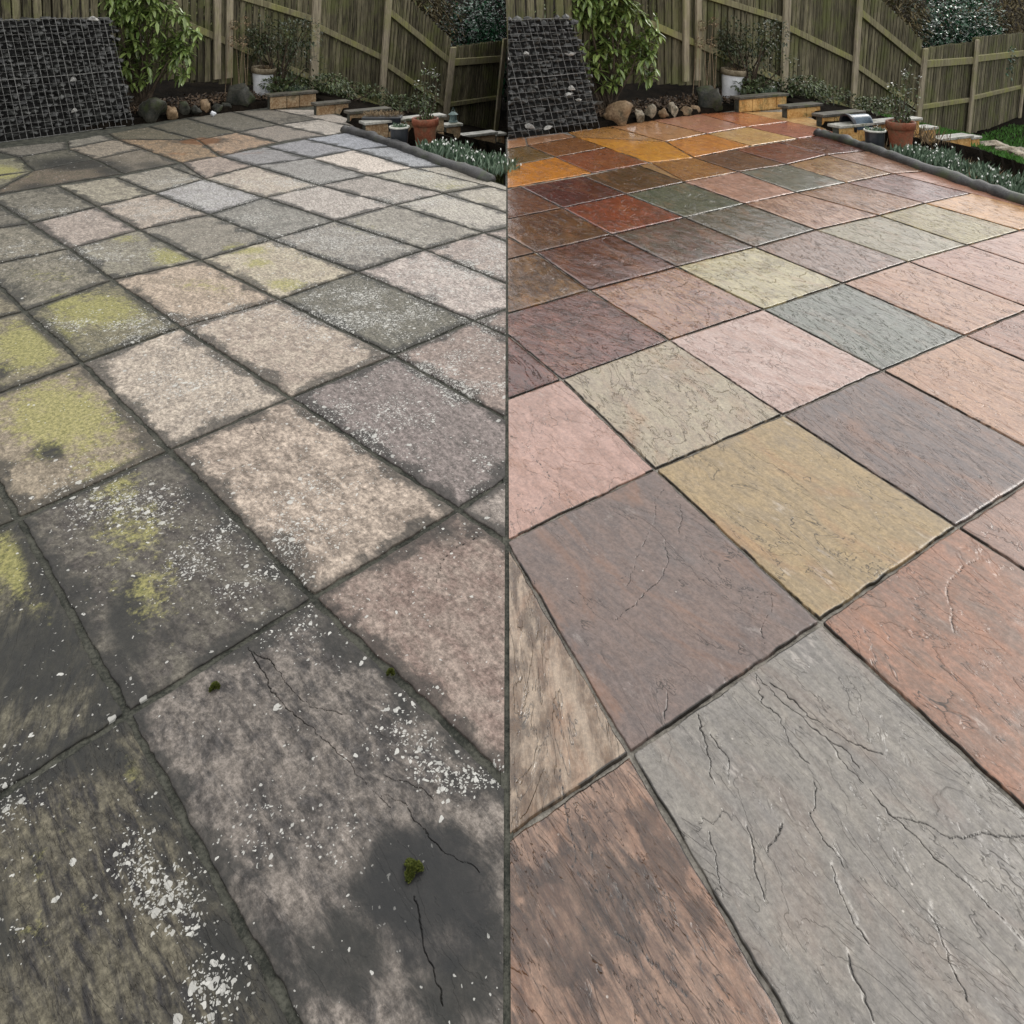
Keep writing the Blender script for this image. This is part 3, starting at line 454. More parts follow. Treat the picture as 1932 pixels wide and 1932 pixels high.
def make_slab(side, idx, N, spec, parent, quad=None):
    nodes, c1, c2, l1, l2, op = spec; q = [np.array(k, float) for k in quad] if quad is not None else [np.array(N[k], float) for k in nodes.split()]
    if side == 'L': c1, c2 = l1, l2
    ctr = sum(q)/4; P = [pix(a[0], max(a[1], .3)) for a in q]
    lo, hi = (-40, 956) if side == 'L' else (956, 1972)
    if quad is None and (max(p[0] for p in P) < lo or min(p[0] for p in P) > hi or min(p[1] for p in P) > 1980): return
    gap = .0055 if side == 'R' else .0085; gap *= 1+ctr[1]*.05
    # inset
    e = []
    for i in range(4):
        a, b, d = q[i], q[(i+1)%4], q[i-1]; u = (b-a); w = (d-a)
        lu, lw = np.linalg.norm(u)+1e-9, np.linalg.norm(w)+1e-9; e.append(a+u/lu*gap+w/lw*gap)
    q = e; dist = ctr[1]; n = op.get('n', int(max(14, min(110, 260/dist)))); 
    s = np.linspace(0, 1, n+1); U, V = np.meshgrid(s, s, indexing='ij')
    X = (1-U)*(1-V)*q[0][0]+U*(1-V)*q[1][0]+U*V*q[2][0]+(1-U)*V*q[3][0]; Y = (1-U)*(1-V)*q[0][1]+U*(1-V)*q[1][1]+U*V*q[2][1]+(1-U)*V*q[3][1]
    lu = (np.linalg.norm(q[1]-q[0])+np.linalg.norm(q[2]-q[3]))/2; lv = (np.linalg.norm(q[3]-q[0])+np.linalg.norm(q[2]-q[1]))/2
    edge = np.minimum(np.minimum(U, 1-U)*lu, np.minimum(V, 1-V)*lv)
    fall = np.exp(-edge/.012); amp = .0045 if side == 'R' else .007; sd_ = idx*7+(3 if side == 'L' else 0)
    X = X+fall*amp*(fbm(X*22, Y*22, sd_+1)-.5)*2; Y = Y+fall*amp*(fbm(X*22, Y*22, sd_+9)-.5)*2
    ang = (1.98 if side == 'R' else 2.25)+(op.get('ang', rnd.uniform(.3, 1.1))-.7)*.4; ca, sa = math.cos(ang), math.sin(ang); A = X*ca+Y*sa; B = -X*sa+Y*ca
    Z = .0035*(fbm(A*3+sd_, B*9, sd_)-.5)+.0015*(fbm(X*14, Y*14, sd_+3)-.5)+rnd.uniform(-.0012, .0012)
    Z = Z-(.0016 if side == 'R' else .004)*np.exp(-edge/.005)
    crack = np.zeros_like(X); pxx, pyy = None, None
    if n >= 120:  # cracks
        wx = X+.03*(fbm(X*15, Y*15, 77, 3)-.5)+.010*(fbm(X*80, Y*80, 78, 3)-.5); wy = Y+.03*(fbm(X*15, Y*15, 99, 3)-.5)+.010*(fbm(X*80, Y*80, 79, 3)-.5)
        for c in CRKG[side]:
            if min(np.hypot(p[0]-ctr[0], p[1]-ctr[1]) for p in c) > .8: continue
            d = polyd(wx, wy, c); wd = .0002+.0026*np.clip(fbm(X*14, Y*14, 55)-.28, 0, 1)*(1 if side == 'R' else .8)
            crack = np.maximum(crack, np.exp(-(d/wd)**2)); Z = Z+.0011*side_of(wx, wy, c)*np.exp(-d/.018)*np.clip(fbm(X*9, Y*9, 31)*3-.9, 0, 1)
        Z = Z-.002*crack
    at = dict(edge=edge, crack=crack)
    if side == 'L':
        px = CX+F*X/Y; py = YH+F*H/Y; jx = 60*(fbm(X*3.5, Y*3.5, 41)-.5)/np.maximum(Y*.6, 1); jy = 60*(fbm(X*3.5, Y*3.5, 43)-.5)/np.maximum(Y*.8, 1)
        for nm, lst in (('dark', DARK), ('algae', ALGAE), ('lichen', LICH), ('rust', RUST), ('damp', DAMP)):
            a = np.zeros_like(X)
            for (x, y, rx, ry, k) in lst: a = np.maximum(a, k*np.exp(-(((px+jx-x)/rx)**2+((py+jy-y)/ry)**2)*(.8 if nm == 'algae' else 1)))
            if nm == 'damp': a = sum(k*np.exp(-(((px-x+jx*.25)/rx)**2+((py-y+jy*.25)/ry)**2)) for (x, y, rx, ry, k) in lst)
            at[nm] = a + (.02 if nm == 'lichen' else 0)
    m = n+1; vid = np.arange(m*m).reshape(m, m)
    F4 = np.stack([vid[:-1,:-1], vid[1:,:-1], vid[1:,1:], vid[:-1,1:]], -1).reshape(-1, 4)
    ring = np.concatenate([vid[:,0], vid[-1,1:], vid[-2::-1,-1], vid[0,-2:0:-1]]); k = len(ring)
    co = np.stack([X.ravel(), Y.ravel(), Z.ravel()], -1); low = co[ring].copy(); low[:,2] = -.03; co = np.concatenate([co, low])
    r2 = np.arange(k)+m*m; FS = np.stack([ring, r2, np.roll(r2, -1), np.roll(ring, -1)], -1)
    a_, b_ = q[1]-q[0], q[3]-q[0]; ccw = a_[0]*b_[1]-a_[1]*b_[0]
    FA = np.concatenate([F4, FS]); FA = FA if ccw > 0 else FA[:, ::-1]
    me = bpy.data.meshes.new('paving_slab'); me.vertices.add(len(co)); me.vertices.foreach_set('co', co.astype(np.float32).ravel())
    me.loops.add(FA.size); me.loops.foreach_set('vertex_index', FA.astype(np.int32).ravel()); me.polygons.add(len(FA))
    me.polygons.foreach_set('loop_start', np.arange(0, FA.size, 4, dtype=np.int32)); me.update(calc_edges=True)
    me.polygons.foreach_set('use_smooth', [True]*len(F4)+[False]*len(FS))
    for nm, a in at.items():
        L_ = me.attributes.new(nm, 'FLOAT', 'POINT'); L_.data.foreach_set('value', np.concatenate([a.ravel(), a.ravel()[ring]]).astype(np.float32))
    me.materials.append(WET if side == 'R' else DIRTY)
    cuts = []
    if side == 'R' and X.min() < .006: cuts.append(((.006, 0, 0), (-1, 0, 0)))
    if side == 'L' and X.max() > -.006: cuts.append(((-.006, 0, 0), (1, 0, 0)))
    k1, k2 = T(side, 3.60, 8.2), T(side, 3.90, 5.0); kn = Vector((k1[1]-k2[1], k2[0]-k1[0], 0)).normalized()
    if kn.x < 0: kn = -kn
    if ctr[1] < 8.6 and max((Vector((float(x), float(y), 0))-Vector((*k1, 0))).dot(kn) for x, y in q) > 0: cuts.append(((*k1, 0), tuple(kn)))
    if cuts:
        bm = bmesh.new(); bm.from_mesh(me)
        for pc, pn in cuts:
            bmesh.ops.bisect_plane(bm, geom=bm.verts[:]+bm.edges[:]+bm.faces[:], plane_co=pc, plane_no=pn, clear_outer=True)
        nv = len(bm.verts); bm.to_mesh(me); bm.free()
        if nv < 3: return
    o = bpy.data.objects.new('paving_slab', me); link(o, parent)
    def jit(c):
        L_ = .3*c[0]+.59*c[1]+.11*c[2]; c = [max(1, v) for v in c]; k = (.46 if side == 'L' else (.14 if dist < 3.2 else (.14 if (dist > 6.6 and max(c) > 150) else (-.22 if max(c) < 125 else -.04)))); gn = (.98 if dist < 2.1 else 1.14) if side == 'L' else .92
        return tuple(float(x) for x in lin([min(245, max(4, (v*(1-k)+L_*k)*gn*w)) for v, w in zip(c, (1.0, .995, .97))]))
    o['col'] = jit(c1); o['col2'] = jit(c2); o['ang'] = float(-ang); o['seed'] = float(idx*3.7+(50 if side == 'L' else 0)); o['ter'] = float(op.get('ter', 8))
    o['wet'] = float(op.get('wet', .5) if side == 'R' else (.25 if dist > 5 else .1)); o['bmp'] = float(op.get('bmp', .004)*((1.0 if dist < 3 else 1.9) if side == 'R' else .9)); o['vein'] = 1.3 if side == 'R' else .6; o['ani'] = float(op.get('ani', 2.2)*(.62 if 'ani' in op else 1)); o['iron'] = float(op.get('rk', 1.)); o['pdark'] = float(op.get('pd', .0))
    return o

KERB = [(3.42,8.52,0),(3.55,8.15,0),(3.62,7.6,0),(3.70,6.9,0),(3.80,6.2,0),(3.90,5.5,0),(3.97,5.0,0),(4.05,4.3,0)]
def gz(x, y):           # the garden floor beyond the patio (right garden's plan)
    z = np.maximum(np.minimum(.06, -.27*(x-4.35)), -1.5)
    z = np.where(y < 8.55, np.where(x > 3.55, np.maximum(-.10-.25*(x-3.6), -1.5), -.1), z)
    z = np.where((x > 4.75) & (y < 9.55+.45*(x-5.1)), np.maximum(-.10-.25*(x-3.6), -1.5), z)
    ln_ = np.where(x < 7.75, 9.03+.696*x, 14.43+(x-7.75)*.9)
    t_ = (y-ln_)*.82           # distance behind the fence line
    return z+np.where(t_ > .2, np.minimum((t_-.2)*.22, 5), 0)
def terrain(side):
    xs = np.concatenate([np.linspace(-3, 14, 171), np.linspace(15, 60, 20)]); ys = np.concatenate([np.linspace(1, 20, 191), np.linspace(21, 70, 25)])
    XX, YY = np.meshgrid(xs, ys, indexing='ij'); ZZ = gz(XX, YY)+.03*(fbm(XX*3, YY*3, 3)-.5)
    inpat = (XX < 3.85-.0*YY) & (YY < 8.2+.69*XX) & ((YY < 10.75)) & ((XX < 3.7) | (YY > 9.2) | (YY < 8.2)); ZZ = np.where(inpat, -.08, ZZ)
    q = np.stack([XX.ravel(), YY.ravel()], -1)
    if side == 'L': q = q@ML+M0
    bm = bmesh.new(); vs = [bm.verts.new((a, b, c)) for (a, b), c in zip(q, ZZ.ravel())]; m = len(ys)
    for i in range(len(xs)-1):
        for j in range(m-1): bm.faces.new((vs[i*m+j], vs[(i+1)*m+j], vs[(i+1)*m+j+1], vs[i*m+j+1]))
    pn = (-1, 0, 0) if side == 'R' else (1, 0, 0)
    res = bmesh.ops.bisect_plane(bm, geom=bm.verts[:]+bm.edges[:]+bm.faces[:], plane_co=(0, 0, 0), plane_no=pn, clear_outer=True)
    be = [e for e in res['geom_cut'] if isinstance(e, bmesh.types.BMEdge)]
    ex = bmesh.ops.extrude_edge_only(bm, edges=be)['geom']
    for v in ex:
        if isinstance(v, bmesh.types.BMVert): v.co.z = -2.4
    me = bpy.data.meshes.new('terrain'); bm.to_mesh(me); bm.free(); me.materials.append(M['soil'])
    o = bpy.data.objects.new('garden_soil', me); link(o); tag(o, kind='structure'); return o
mb = MB(); mb.add([(-250,-250,-2.45),(250,-250,-2.45),(250,250,-2.45),(-250,250,-2.45)], [(0,1,2,3)])
tag(mb.build('ground', M['grass_soil']), kind='structure')

def leaf(mb, p, d, ln, w, up=Vector((0,0,1)), droop=.25):
    d = Vector(d).normalized(); s = d.cross(up)
    if s.length < .05: s = Vector((1,0,0))
    s.normalize(); nn = s.cross(d); p = Vector(p)
    m1 = p+d*ln*.35-up*droop*ln*.08; m2 = p+d*ln*.7-up*droop*ln*.3; tp = p+d*ln*.95-up*droop*ln*.7
    mb.add([p, m1+s*w*.5+nn*w*.12, m1-nn*w*.06, m1-s*w*.5+nn*w*.12, m2+s*w*.4+nn*w*.1, m2-nn*w*.05, m2-s*w*.4+nn*w*.1, tp],
           [(0,2,1),(0,3,2),(1,2,5,4),(2,3,6,5),(4,5,7),(5,6,7)])
def rvec(r): return Vector((r.gauss(0,1), r.gauss(0,1), r.gauss(0,1))).normalized()
def inside(side, x): return x > .03 if side == 'R' else x < -.03

def bush(side, name, c, size, mat, n, ln, w, label, cat, group=None, seed=1, whorl=0, droop=.3, stems=9, lumps=7, stemmat=None, cut=True, lr0=(.35,.6)):
    """c = base centre in the right garden's plan; size = radii (x, y) and height"""
    r = random.Random(seed); cx, cy = T(side, c[0], c[1]); cz = c[2]
    if not inside(side, cx): return
    root = empty(name, (cx, cy, cz), label, cat, group); st = MB(); fo = MB()
    L = [(Vector((r.uniform(-.6,.6)*size[0], r.uniform(-.6,.6)*size[1], size[2]*r.uniform(.35,.85))), r.uniform(*lr0)) for _ in range(lumps)]
    for k in range(stems):
        e = L[k % lumps][0]; b = Vector((r.uniform(-.08,.08), r.uniform(-.08,.08), 0)); mid = b.lerp(e, .5)+Vector((r.uniform(-.08,.08), r.uniform(-.08,.08), 0))
        st.tube([Vector((cx,cy,cz))+b, Vector((cx,cy,cz))+mid, Vector((cx,cy,cz))+e], [.018,.012,.006], 5)
    i = 0
    while i < n:
        lc, lr = r.choice(L); d = rvec(r); rad = r.uniform(.45, 1)**.6*lr
        p = lc+Vector((d.x*size[0]*rad, d.y*size[1]*rad, d.z*size[2]*rad*.7))
        if p.z < .02: i += 1; continue
        P = Vector((cx,cy,cz))+p
        if cut and not inside(side, P.x): i += 1; continue
        if whorl:
            ax = (d+Vector((0,0,.6))).normalized(); o1 = ax.orthogonal().normalized(); o2 = ax.cross(o1)
            for k in range(whorl):
                a = 2*math.pi*k/whorl+r.uniform(-.3,.3); dd = (o1*math.cos(a)+o2*math.sin(a))+ax*r.uniform(-.5,.35); leaf(fo, P, dd, ln*r.uniform(.6,1.1), w*r.uniform(.8,1.1), droop=droop*r.uniform(.5,2)); i += 1
            st.tube([P-ax*.12, P], [.004,.003], 4)
        else:
            leaf(fo, P, (d+rvec(r)*.8), ln*r.uniform(.6,1.2), w*r.uniform(.7,1.2), droop=droop); i += 1
    st.build('branches', stemmat or M['bark'], root); fo.build('foliage', mat, root); return root

def fence_run(side, A, B, bays, name, label, ztop0, ztop1, zb0, zb1, pitch=.145, bw=.112, rails=None, posts=(), group=None, leanf=None, seed=1, rear=True):
    """vertical close-boarded fence from A to B (plan), boards from zb to ztop"""
    r = random.Random(seed); a = Vector((*A, 0)); b = Vector((*B, 0)); Lg = (b-a).length; n = int(Lg/pitch)
    pts = [T(side, *(a.lerp(b, k/n)).xy) for k in range(n+1)]
    if not any(inside(side, p[0]) for p in pts): return
    root = empty(name, (*pts[n//2], 0), label, 'fence', group)
    ta, tb = Vector((*pts[0], 0)), Vector((*pts[-1], 0)); dr = (tb-ta).normalized(); nr = Vector((dr.y, -dr.x, 0)); wscale = (tb-ta).length/Lg
    if nr.y > 0: nr = -nr            # towards the camera
    lf = leanf or (lambda s: 0)
    def P(s, z, off):                # s 0..1 along, z height, off towards viewer
        q = ta.lerp(tb, s)+nr*off; return Vector((q.x+lf(s)*(z-.3), q.y, z))
    front, back = MB(), MB()
    for layer, mbx, off, ph in ((0, front, .0, 0), (1, back, -.085, .5)):
        for k in range(n):
            s0 = (k+ph)/n; s1 = s0+bw*r.uniform(.9, 1.05)/Lg; 
            if layer == 1: s1 = s0+bw*r.uniform(.7, .95)/Lg
            if s1 > 1: continue
            if not (inside(side, P(s0,0,0).x) and inside(side, P(s1,0,0).x)): continue
            zt = ztop0+(ztop1-ztop0)*s0+r.uniform(-.012,.012); zb = zb0+(zb1-zb0)*s0+r.uniform(-.02,.02); d = .018; o2 = off+r.uniform(-.004,.004)
            j = r.uniform(-.006,.006)/Lg
            mbx.hexa([P(s0,zb,o2), P(s1,zb,o2), P(s1,zb,o2-d), P(s0,zb,o2-d)], [P(s0+j,zt,o2), P(s1+j,zt,o2), P(s1+j,zt,o2-d), P(s0+j,zt,o2-d)])
    front.build('front_boards', M['fence'], root)
    if rear: back.build('rear_boards', M['fence'], root)
    for (s0, s1, z0, z1, h) in rails or []:
        ss = [s0+(s1-s0)*k/10 for k in range(11)]; ss = [q for q in ss if inside(side, P(q,0,.05).x)]
        if len(ss) < 2: continue
        sa, sb = ss[0], ss[-1]; za = z0+(z1-z0)*(sa-s0)/(s1-s0); zb = z0+(z1-z0)*(sb-s0)/(s1-s0); m = MB()
        m.hexa([P(sa,za-h,.052), P(sb,zb-h,.052), P(sb,zb-h,.003), P(sa,za-h,.003)], [P(sa,za,.052), P(sb,zb,.052), P(sb,zb+.012,.003), P(sa,za+.012,.003)])
        m.build('rail', M['rail'], root, bevel=.004)
    for (s, zb, zt, w) in posts:
        c = P(s, 0, 0)
        if not inside(side, c.x-.06) or not inside(side, c.x+.06): continue
        m = MB(); ws = w/Lg/wscale*.5
        m.hexa([P(s-ws,zb,.095), P(s+ws,zb,.095), P(s+ws,zb,.0525), P(s-ws,zb,.0525)], [P(s-ws,zt,.095), P(s+ws,zt,.095), P(s+ws,zt+.008,.0525), P(s-ws,zt+.008,.0525)])
        m.build('post', M['post'], root, bevel=.005)
    return root

def pot(side, c, r0, r1, h, mats, name, label, tilt=(0,0), rim=.03, plant=None, cat='plant pot'):
    cx, cy = T(side, c[0], c[1])
    if not inside(side, cx): return None
    root = empty(name, (cx, cy, c[2]), label, cat); mt = Matrix.Rotation(tilt[0], 3, 'X') @ Matrix.Rotation(tilt[1], 3, 'Y')
    m = MB(); m.lathe([(0,0),(r0,0),(r0*1.01,.01),(r0+(r1-r0)*.5,h*.5),(r1*.97,h-rim*1.6)], (cx,cy,c[2]), 32, mt); m.build('body', M[mats[0]], root, smooth=True)
    m = MB(); m.lathe([(r1*.955,h-rim*1.7),(r1*1.07,h-rim*1.6),(r1*1.09,h-rim*.2),(r1*1.05,h),(r1*.98,h),(r1*.93,h-rim*.3),(r1*.9,h-rim*1.7)], (cx,cy,c[2]), 32, mt); m.build('rim', M[mats[1]], root, smooth=True)
    m = MB(); m.lathe([(r1*.93,h-rim*1.3),(r1*.5,h-rim*1.0),(.001,h-rim*.8)], (cx,cy,c[2]), 24, mt); m.build('compost', M['compost'], root, smooth=True)
    return root

def garden(side):
    what = 'uncleaned mossy paving' if side == 'L' else 'clean wet paving'; N = NLG if side == 'L' else NRG; sr = 0 if side == 'L' else 100
    # ---- patio
    pat = empty('patio', ((-1.5 if side == 'L' else 1.5), 4, 0), kind='structure')
    for i, s in enumerate(SL): make_slab(side, i, N, s, pat)
    # the paving carries on past the picture's edge
    quads = [[np.array(N[k], float) for k in s[0].split()] for s in SL]; n_ = 200; U_, V_ = N['c6']-N['c5'], N['b5']-N['c5']
    if side == 'L': U_, V_ = N['c2']-N['c1'], N['b1']-N['c1']
    O_ = N['c5'] if side == 'R' else N['c1']
    def inq(p, q):
        sg = [(b[0]-a[0])*(p[1]-a[1])-(b[1]-a[1])*(p[0]-a[0]) for a, b in zip(q, q[1:]+q[:1])]; return all(v > 0 for v in sg) or all(v < 0 for v in sg)
    seen_q = [q for q in quads if (lambda P: not (max(p[0] for p in P) < (-40 if side == 'L' else 956) or min(p[0] for p in P) > (956 if side == 'L' else 1972) or min(p[1] for p in P) > 1980))([pix(a[0], max(a[1], .3)) for a in q])]
    for i in range(-14, 15):
        for j in range(-14, 15):
            q = [O_+U_*i+V_*j, O_+U_*(i+1)+V_*j, O_+U_*(i+1)+V_*(j+1), O_+U_*i+V_*(j+1)]; c = sum(q)/4
            if not (.3 < c[1] < 7.2) or (side == 'R' and not (.1 < c[0] < 3.75)) or (side == 'L' and not (-4.9 < c[0] < -.1)) or min(v[1] for v in q) < .12: continue
            px_, py_ = pix(*c)
            if -20 < px_ < 1952 and py_ < 1952: continue
            if any(inq(c+(v-c)*.8, k) for v in q+[c] for k in seen_q): continue
            n_ += 1; make_slab(side, n_, N, SL[(n_*7) % 40][:5]+({},), pat, quad=q)
    bm_ = [(-3.0,.6),(4.02,.6),(4.02,4.6),(3.66,7.6),(3.62,8.3),(3.72,9.05),(3.82,9.7),(3.78,10.6),(3.06,10.28),(2.4,9.85),(1.4,9.3),(-.2,8.3),(-3.0,6.3)]
    poly = [T(side, *p) for p in bm_]; m = MB(); m.add([(x, y, -.0085) for x, y in poly], [tuple(range(len(poly)))]); mo = m.build('mortar_bed', M['mortar_dirty' if side == 'L' else 'mortar_clean'], pat)
    bm = bmesh.new(); bm.from_mesh(mo.data)
    bmesh.ops.bisect_plane(bm, geom=bm.verts[:]+bm.edges[:]+bm.faces[:], plane_co=(0,0,0), plane_no=(-1,0,0) if side == 'R' else (1,0,0), clear_outer=True); bm.to_mesh(mo.data); bm.free()
    terrain(side)
    # ---- gabion, leaning back and to the left like the photographed one
    x0, x1 = (-1.9, 1.07) if side == 'L' else (.03, 1.07)
    def gp(x, z, off): q = T(side, x, 8.20+.692*x+off); return Vector((q[0]-.25*(z-.0), q[1]+.05*z, z))
    if side == 'R': x0 = -.05
    g = empty('gabion', (*T(side, (x0+x1)/2, 8.5+.69*(x0+x1)/2), 0), f'dark stone filled wire gabion at the back left of the {what}', 'gabion')
    m = MB(); m.hexa([gp(x0,0,.05), gp(x1-.02,0,.05), gp(x1-.02,0,.42), gp(x0,0,.42)], [gp(x0,1.24,.05), gp(x1-.02,1.24,.05), gp(x1-.02,1.24,.42), gp(x0,1.24,.42)]); m.build('core', M['black'], g)
    m = MB(); qz = MB(); r = random.Random(31+sr); z = .03
    while z < 1.25:
        x = x0+r.uniform(0,.04)
        while x < x1-.03:
            w = r.uniform(.07,.17); hgt = r.uniform(.04,.075); c = gp(x+w/2, z+hgt/2+r.uniform(-.015,.015), .045+r.uniform(-.01,.02))
            (qz if r.random() < .012 else m).rock(c, (w*.95,.09,hgt*(.6 if r.random() < .03 else 1)), r.randint(0,10**6), 1, .25); x += w*.93
        z += .052
    tag(m.build('stone_fill', M['gravel'], g), kind='stuff'); tag(qz.build('quartz_chips', M['quartz'], g), kind='stuff')
    m = MB(); nx = int((x1-x0)/.072)
    for k in range(nx+1):
        x = x0+(x1-x0)*k/nx; m.tube([gp(x,0,-.012), gp(x,.62,-.018), gp(x,1.27,-.012)], .0022 if k % 4 else .0035, 4)
    for k in range(17):
        z = 1.27*k/16; m.tube([gp(x0+(x1-x0)*j/12, z+r.uniform(-.004,.004), -.016) for j in range(13)], .0022 if k not in (0,8,16) else .005, 4)
    m.build('wire_mesh', M['wire'], g)
    if side == 'R':
        for ch in list(g.children):
            b_ = bmesh.new(); b_.from_mesh(ch.data); bmesh.ops.bisect_plane(b_, geom=b_.verts[:]+b_.edges[:]+b_.faces[:], plane_co=(.012,0,0), plane_no=(-1,0,0), clear_outer=True); b_.to_mesh(ch.data); b_.free()
    # ---- fences
    s_of = lambda x: (x+3)/(4.26+3)
    leanf = lambda s: -.10+.14*s
    fl = (-3., 9.03-.696*3); p1 = (4.26, 12.0); p2 = (5.84, 13.09); p3 = (7.71, 14.4)
    fence_run(side, fl, p1, 1, 'fence', f'tall weathered board fence behind gabion and shrub of the {what}', 2.75, 1.95, 1.0 if side == 'R' else 1.0, .02, pitch=.142,
        rails=[(s_of(.2),1.,2.25,1.16,.09),(s_of(1.9),.995,1.19,.24,.1)], posts=[(s_of(2.42),.33,2.6,.10),(s_of(2.62),.33,2.6,.10),(.996,-.1,2.4,.15)], leanf=leanf, seed=3+sr)
    fence_run(side, p1, p2, 1, 'fence', f'sloping middle fence bay with light between its boards, {what}', 1.9, 1.5, -.02, -.52, pitch=.098, bw=.082, rear=False,
        rails=[(.02,.98,1.06,.47,.1),(.02,.98,.20,-.38,.09)], posts=[(.99,-.6,2.2,.13)], leanf=lambda s: .05+.02*s, seed=5+sr)
    fence_run(side, p2, p3, 1, 'fence', f'fence bay dropping steeply to the corner post, {what}', 1.75, .62, -.55, -1.1, pitch=.105, bw=.086,
        rails=[(.03,.985,1.27,.29,.12),(.03,.985,.36,-.55,.1)], posts=[(.99,-1.15,.50,.15)], leanf=lambda s: .08+.03*s, seed=7+sr)
    p4 = (9.64, 16.0); p5 = (12.6, 18.8)
    fence_run(side, (7.80,14.46), p4, 1, 'fence', f'lower garden fence bay right of the corner post past the {what}', .50, .52, -1.12, -1.42, pitch=.12, bw=.10,
        rails=[(.0,.97,.27,.20,.13),(.0,.97,-.56,-.64,.08)], posts=[(.985,-1.45,.56,.15)], leanf=lambda s: .10, seed=9+sr)
    if side == 'R':
        fence_run(side, (9.75,16.1), p5, 1, 'fence', 'farthest lower fence bay at the right edge above the small lawn', .60, .55, -1.42, -1.62, pitch=.12, bw=.10,
            rails=[(.0,1.,.22,.12,.13),(.0,1.,-.62,-.72,.08)], posts=[(.97,-1.6,.62,.15)], leanf=lambda s: .11, seed=11+sr)
    # ---- planting bed behind rockery stones, boulder, white pot
    def at(px, py, z=0.):        # point of the right garden seen at px, py when its height is z
        d = py-YH; Y = F*(H-z)/d; return ((px-CX)*Y/F, Y, z)
    def put_rock(px, py, w, h, mat, name, label, seed, z=0., dep=None, cat='rock', grp=None):
        x, y, _ = at(px, py, z); a, b = T(side, x, y+w*.3)
        if not inside(side, a-w*.3): return
        mm = MB(); mm.rock((a, b, z+h*.38), (w*.92, dep or w*.8, h*.95), seed, 3, .3); o = mm.build(name, M[mat], smooth=True); tag(o, label, cat, grp); return o
    put_rock(1168,238,.40,.32,'sandrock' if side == 'R' else 'boulder','rockery_stone',f'large {"brown" if side == "R" else "dark"} block stone next to gabion foot behind the {what}',11,dep=.25)
    rk = [(1207,232,.13,.20,'palerock'),(1228,228,.14,.22,'palerock'),(1252,225,.13,.15,'sandrock'),(1272,222,.15,.20,'palerock'),(1295,219,.16,.13,'sandrock'),(1312,215,.13,.12,'sandrock')]
    nm = ['first small rockery stone right of the big block stone','second small rockery stone right of the big block stone','low rockery stone in the middle of the row','pointed rockery stone in the row','flat rockery stone near the mossy boulder','smallest stone touching the mossy boulder']
    for k, (px, py, w, h, mt) in enumerate(rk): put_rock(px, py, w, h, mt if side == 'R' else ('boulder' if k % 3 else 'sandrock'), 'rockery_stone', nm[k]+f', {what}', 40+k, grp='rockery stones edging the bed of the '+what)
    put_rock(1344,211,.42,.40,'boulder','boulder',f'dark mossy boulder left of the white pot behind the {what}',5,dep=.3)
    if side == 'L': put_rock(1287,226,.07,.08,'pebble','pebble','bright white pebble on the bed edge by uncleaned paving',8)
    p = at(1386,196,.0); pr = pot(side, (p[0], p[1]+.22, .03), .115, .165, .44, ('white_glaze','rim_brown'), 'plant_pot', f'white glazed pot with brown rim behind the boulder and {what}', (.05,.10), .05)
    if pr:
        mm = MB(); rr = random.Random(3); c = pr.location
        for k in range(60):
            a = rr.uniform(0,6.28); ra = rr.uniform(0,.12); b = Vector((c.x+.05+ra*math.cos(a), c.y+ra*math.sin(a), c.z+.38)); leaf(mm, b, Vector((math.cos(a),math.sin(a),rr.uniform(.5,2))), rr.uniform(.06,.16), .012)
        mm.build('dried_plant', M['dry'], pr)
    for (px, py, wx, dp, lab) in ((1432,176,.30,.10,'small clump of snowdrops beside the white pot'),):
        x, y, _ = at(px, py, .12); snow(side, (x, y, .10), (.22,.10), 160, .13, f'{lab}, {what}', 60+sr)
    # rhododendron and other bushes
    x, y, _ = at(1180,215,.0); bush(side, 'rhododendron_shrub', (x-.25, y-.12, .05), (.95,.26,1.72), M['rhodo'], 2600, .165, .05, f'rhododendron shrub with long drooping pale green leaves over the gabion, {what}', 'shrub', seed=21, whorl=7, droop=.22, lumps=19, stems=19, lr0=(.2,.38))
    x, y, _ = at(1410,180,.1); bush(side, 'evergreen_shrub', (x+.02, y+.12, .05), (.8,.24,1.1), M['dark_leaf'], 1900, .055, .026, f'dark small leaved shrub against the fence behind the white pot, {what}', 'shrub', seed=22, lumps=12, stems=12, lr0=(.22,.4))
    x, y, _ = at(1335,190,.1)
    root = empty('hydrangea', (*T(side, x, y+.3), .05), f'bare stems with dry flower heads left of the white pot, {what}', 'plant'); st = MB(); hd = MB(); rr = random.Random(5)
    for k in range(7):
        bx, by = T(side, x+rr.uniform(-.15,.2), y+.3+rr.uniform(-.1,.1)); hgt = rr.uniform(.5,1.25); tx = bx+rr.uniform(-.12,.12)
        st.tube([(bx,by,.05),(bx*.6+tx*.4,by,.05+hgt*.5),(tx,by,.05+hgt)], [.005,.004,.003], 5)
        if k < 4:
            for q in range(60): dd = rvec(rr); leaf(hd, Vector((tx,by,.05+hgt))+dd*.055, dd, .03, .02)
    st.build('stems', M['stem'], root); tag(hd.build('flower_heads', M['dry'], root), kind='stuff')
    # leaf litter and low bed leaves along the bed
    lt = MB(); rr = random.Random(9+sr)
    for k in range(1500):
        px = rr.uniform(1130, 1400); x, y, _ = at(px, 236-(px-1130)*.12, 0); y += rr.uniform(.12,.9); a, b = T(side, x, y)
        if inside(side, a): leaf(lt, (a, b, .06+rr.uniform(0,.05)), Vector((rr.gauss(0,1), rr.gauss(0,1), rr.gauss(.2,.5))), rr.uniform(.04,.09), rr.uniform(.02,.035))
    tag(lt.build('leaf_litter', M['dry'] if False else M['brushdark'], None), f'dead leaves on the dark soil behind the rockery stones', 'leaves', kind='stuff')
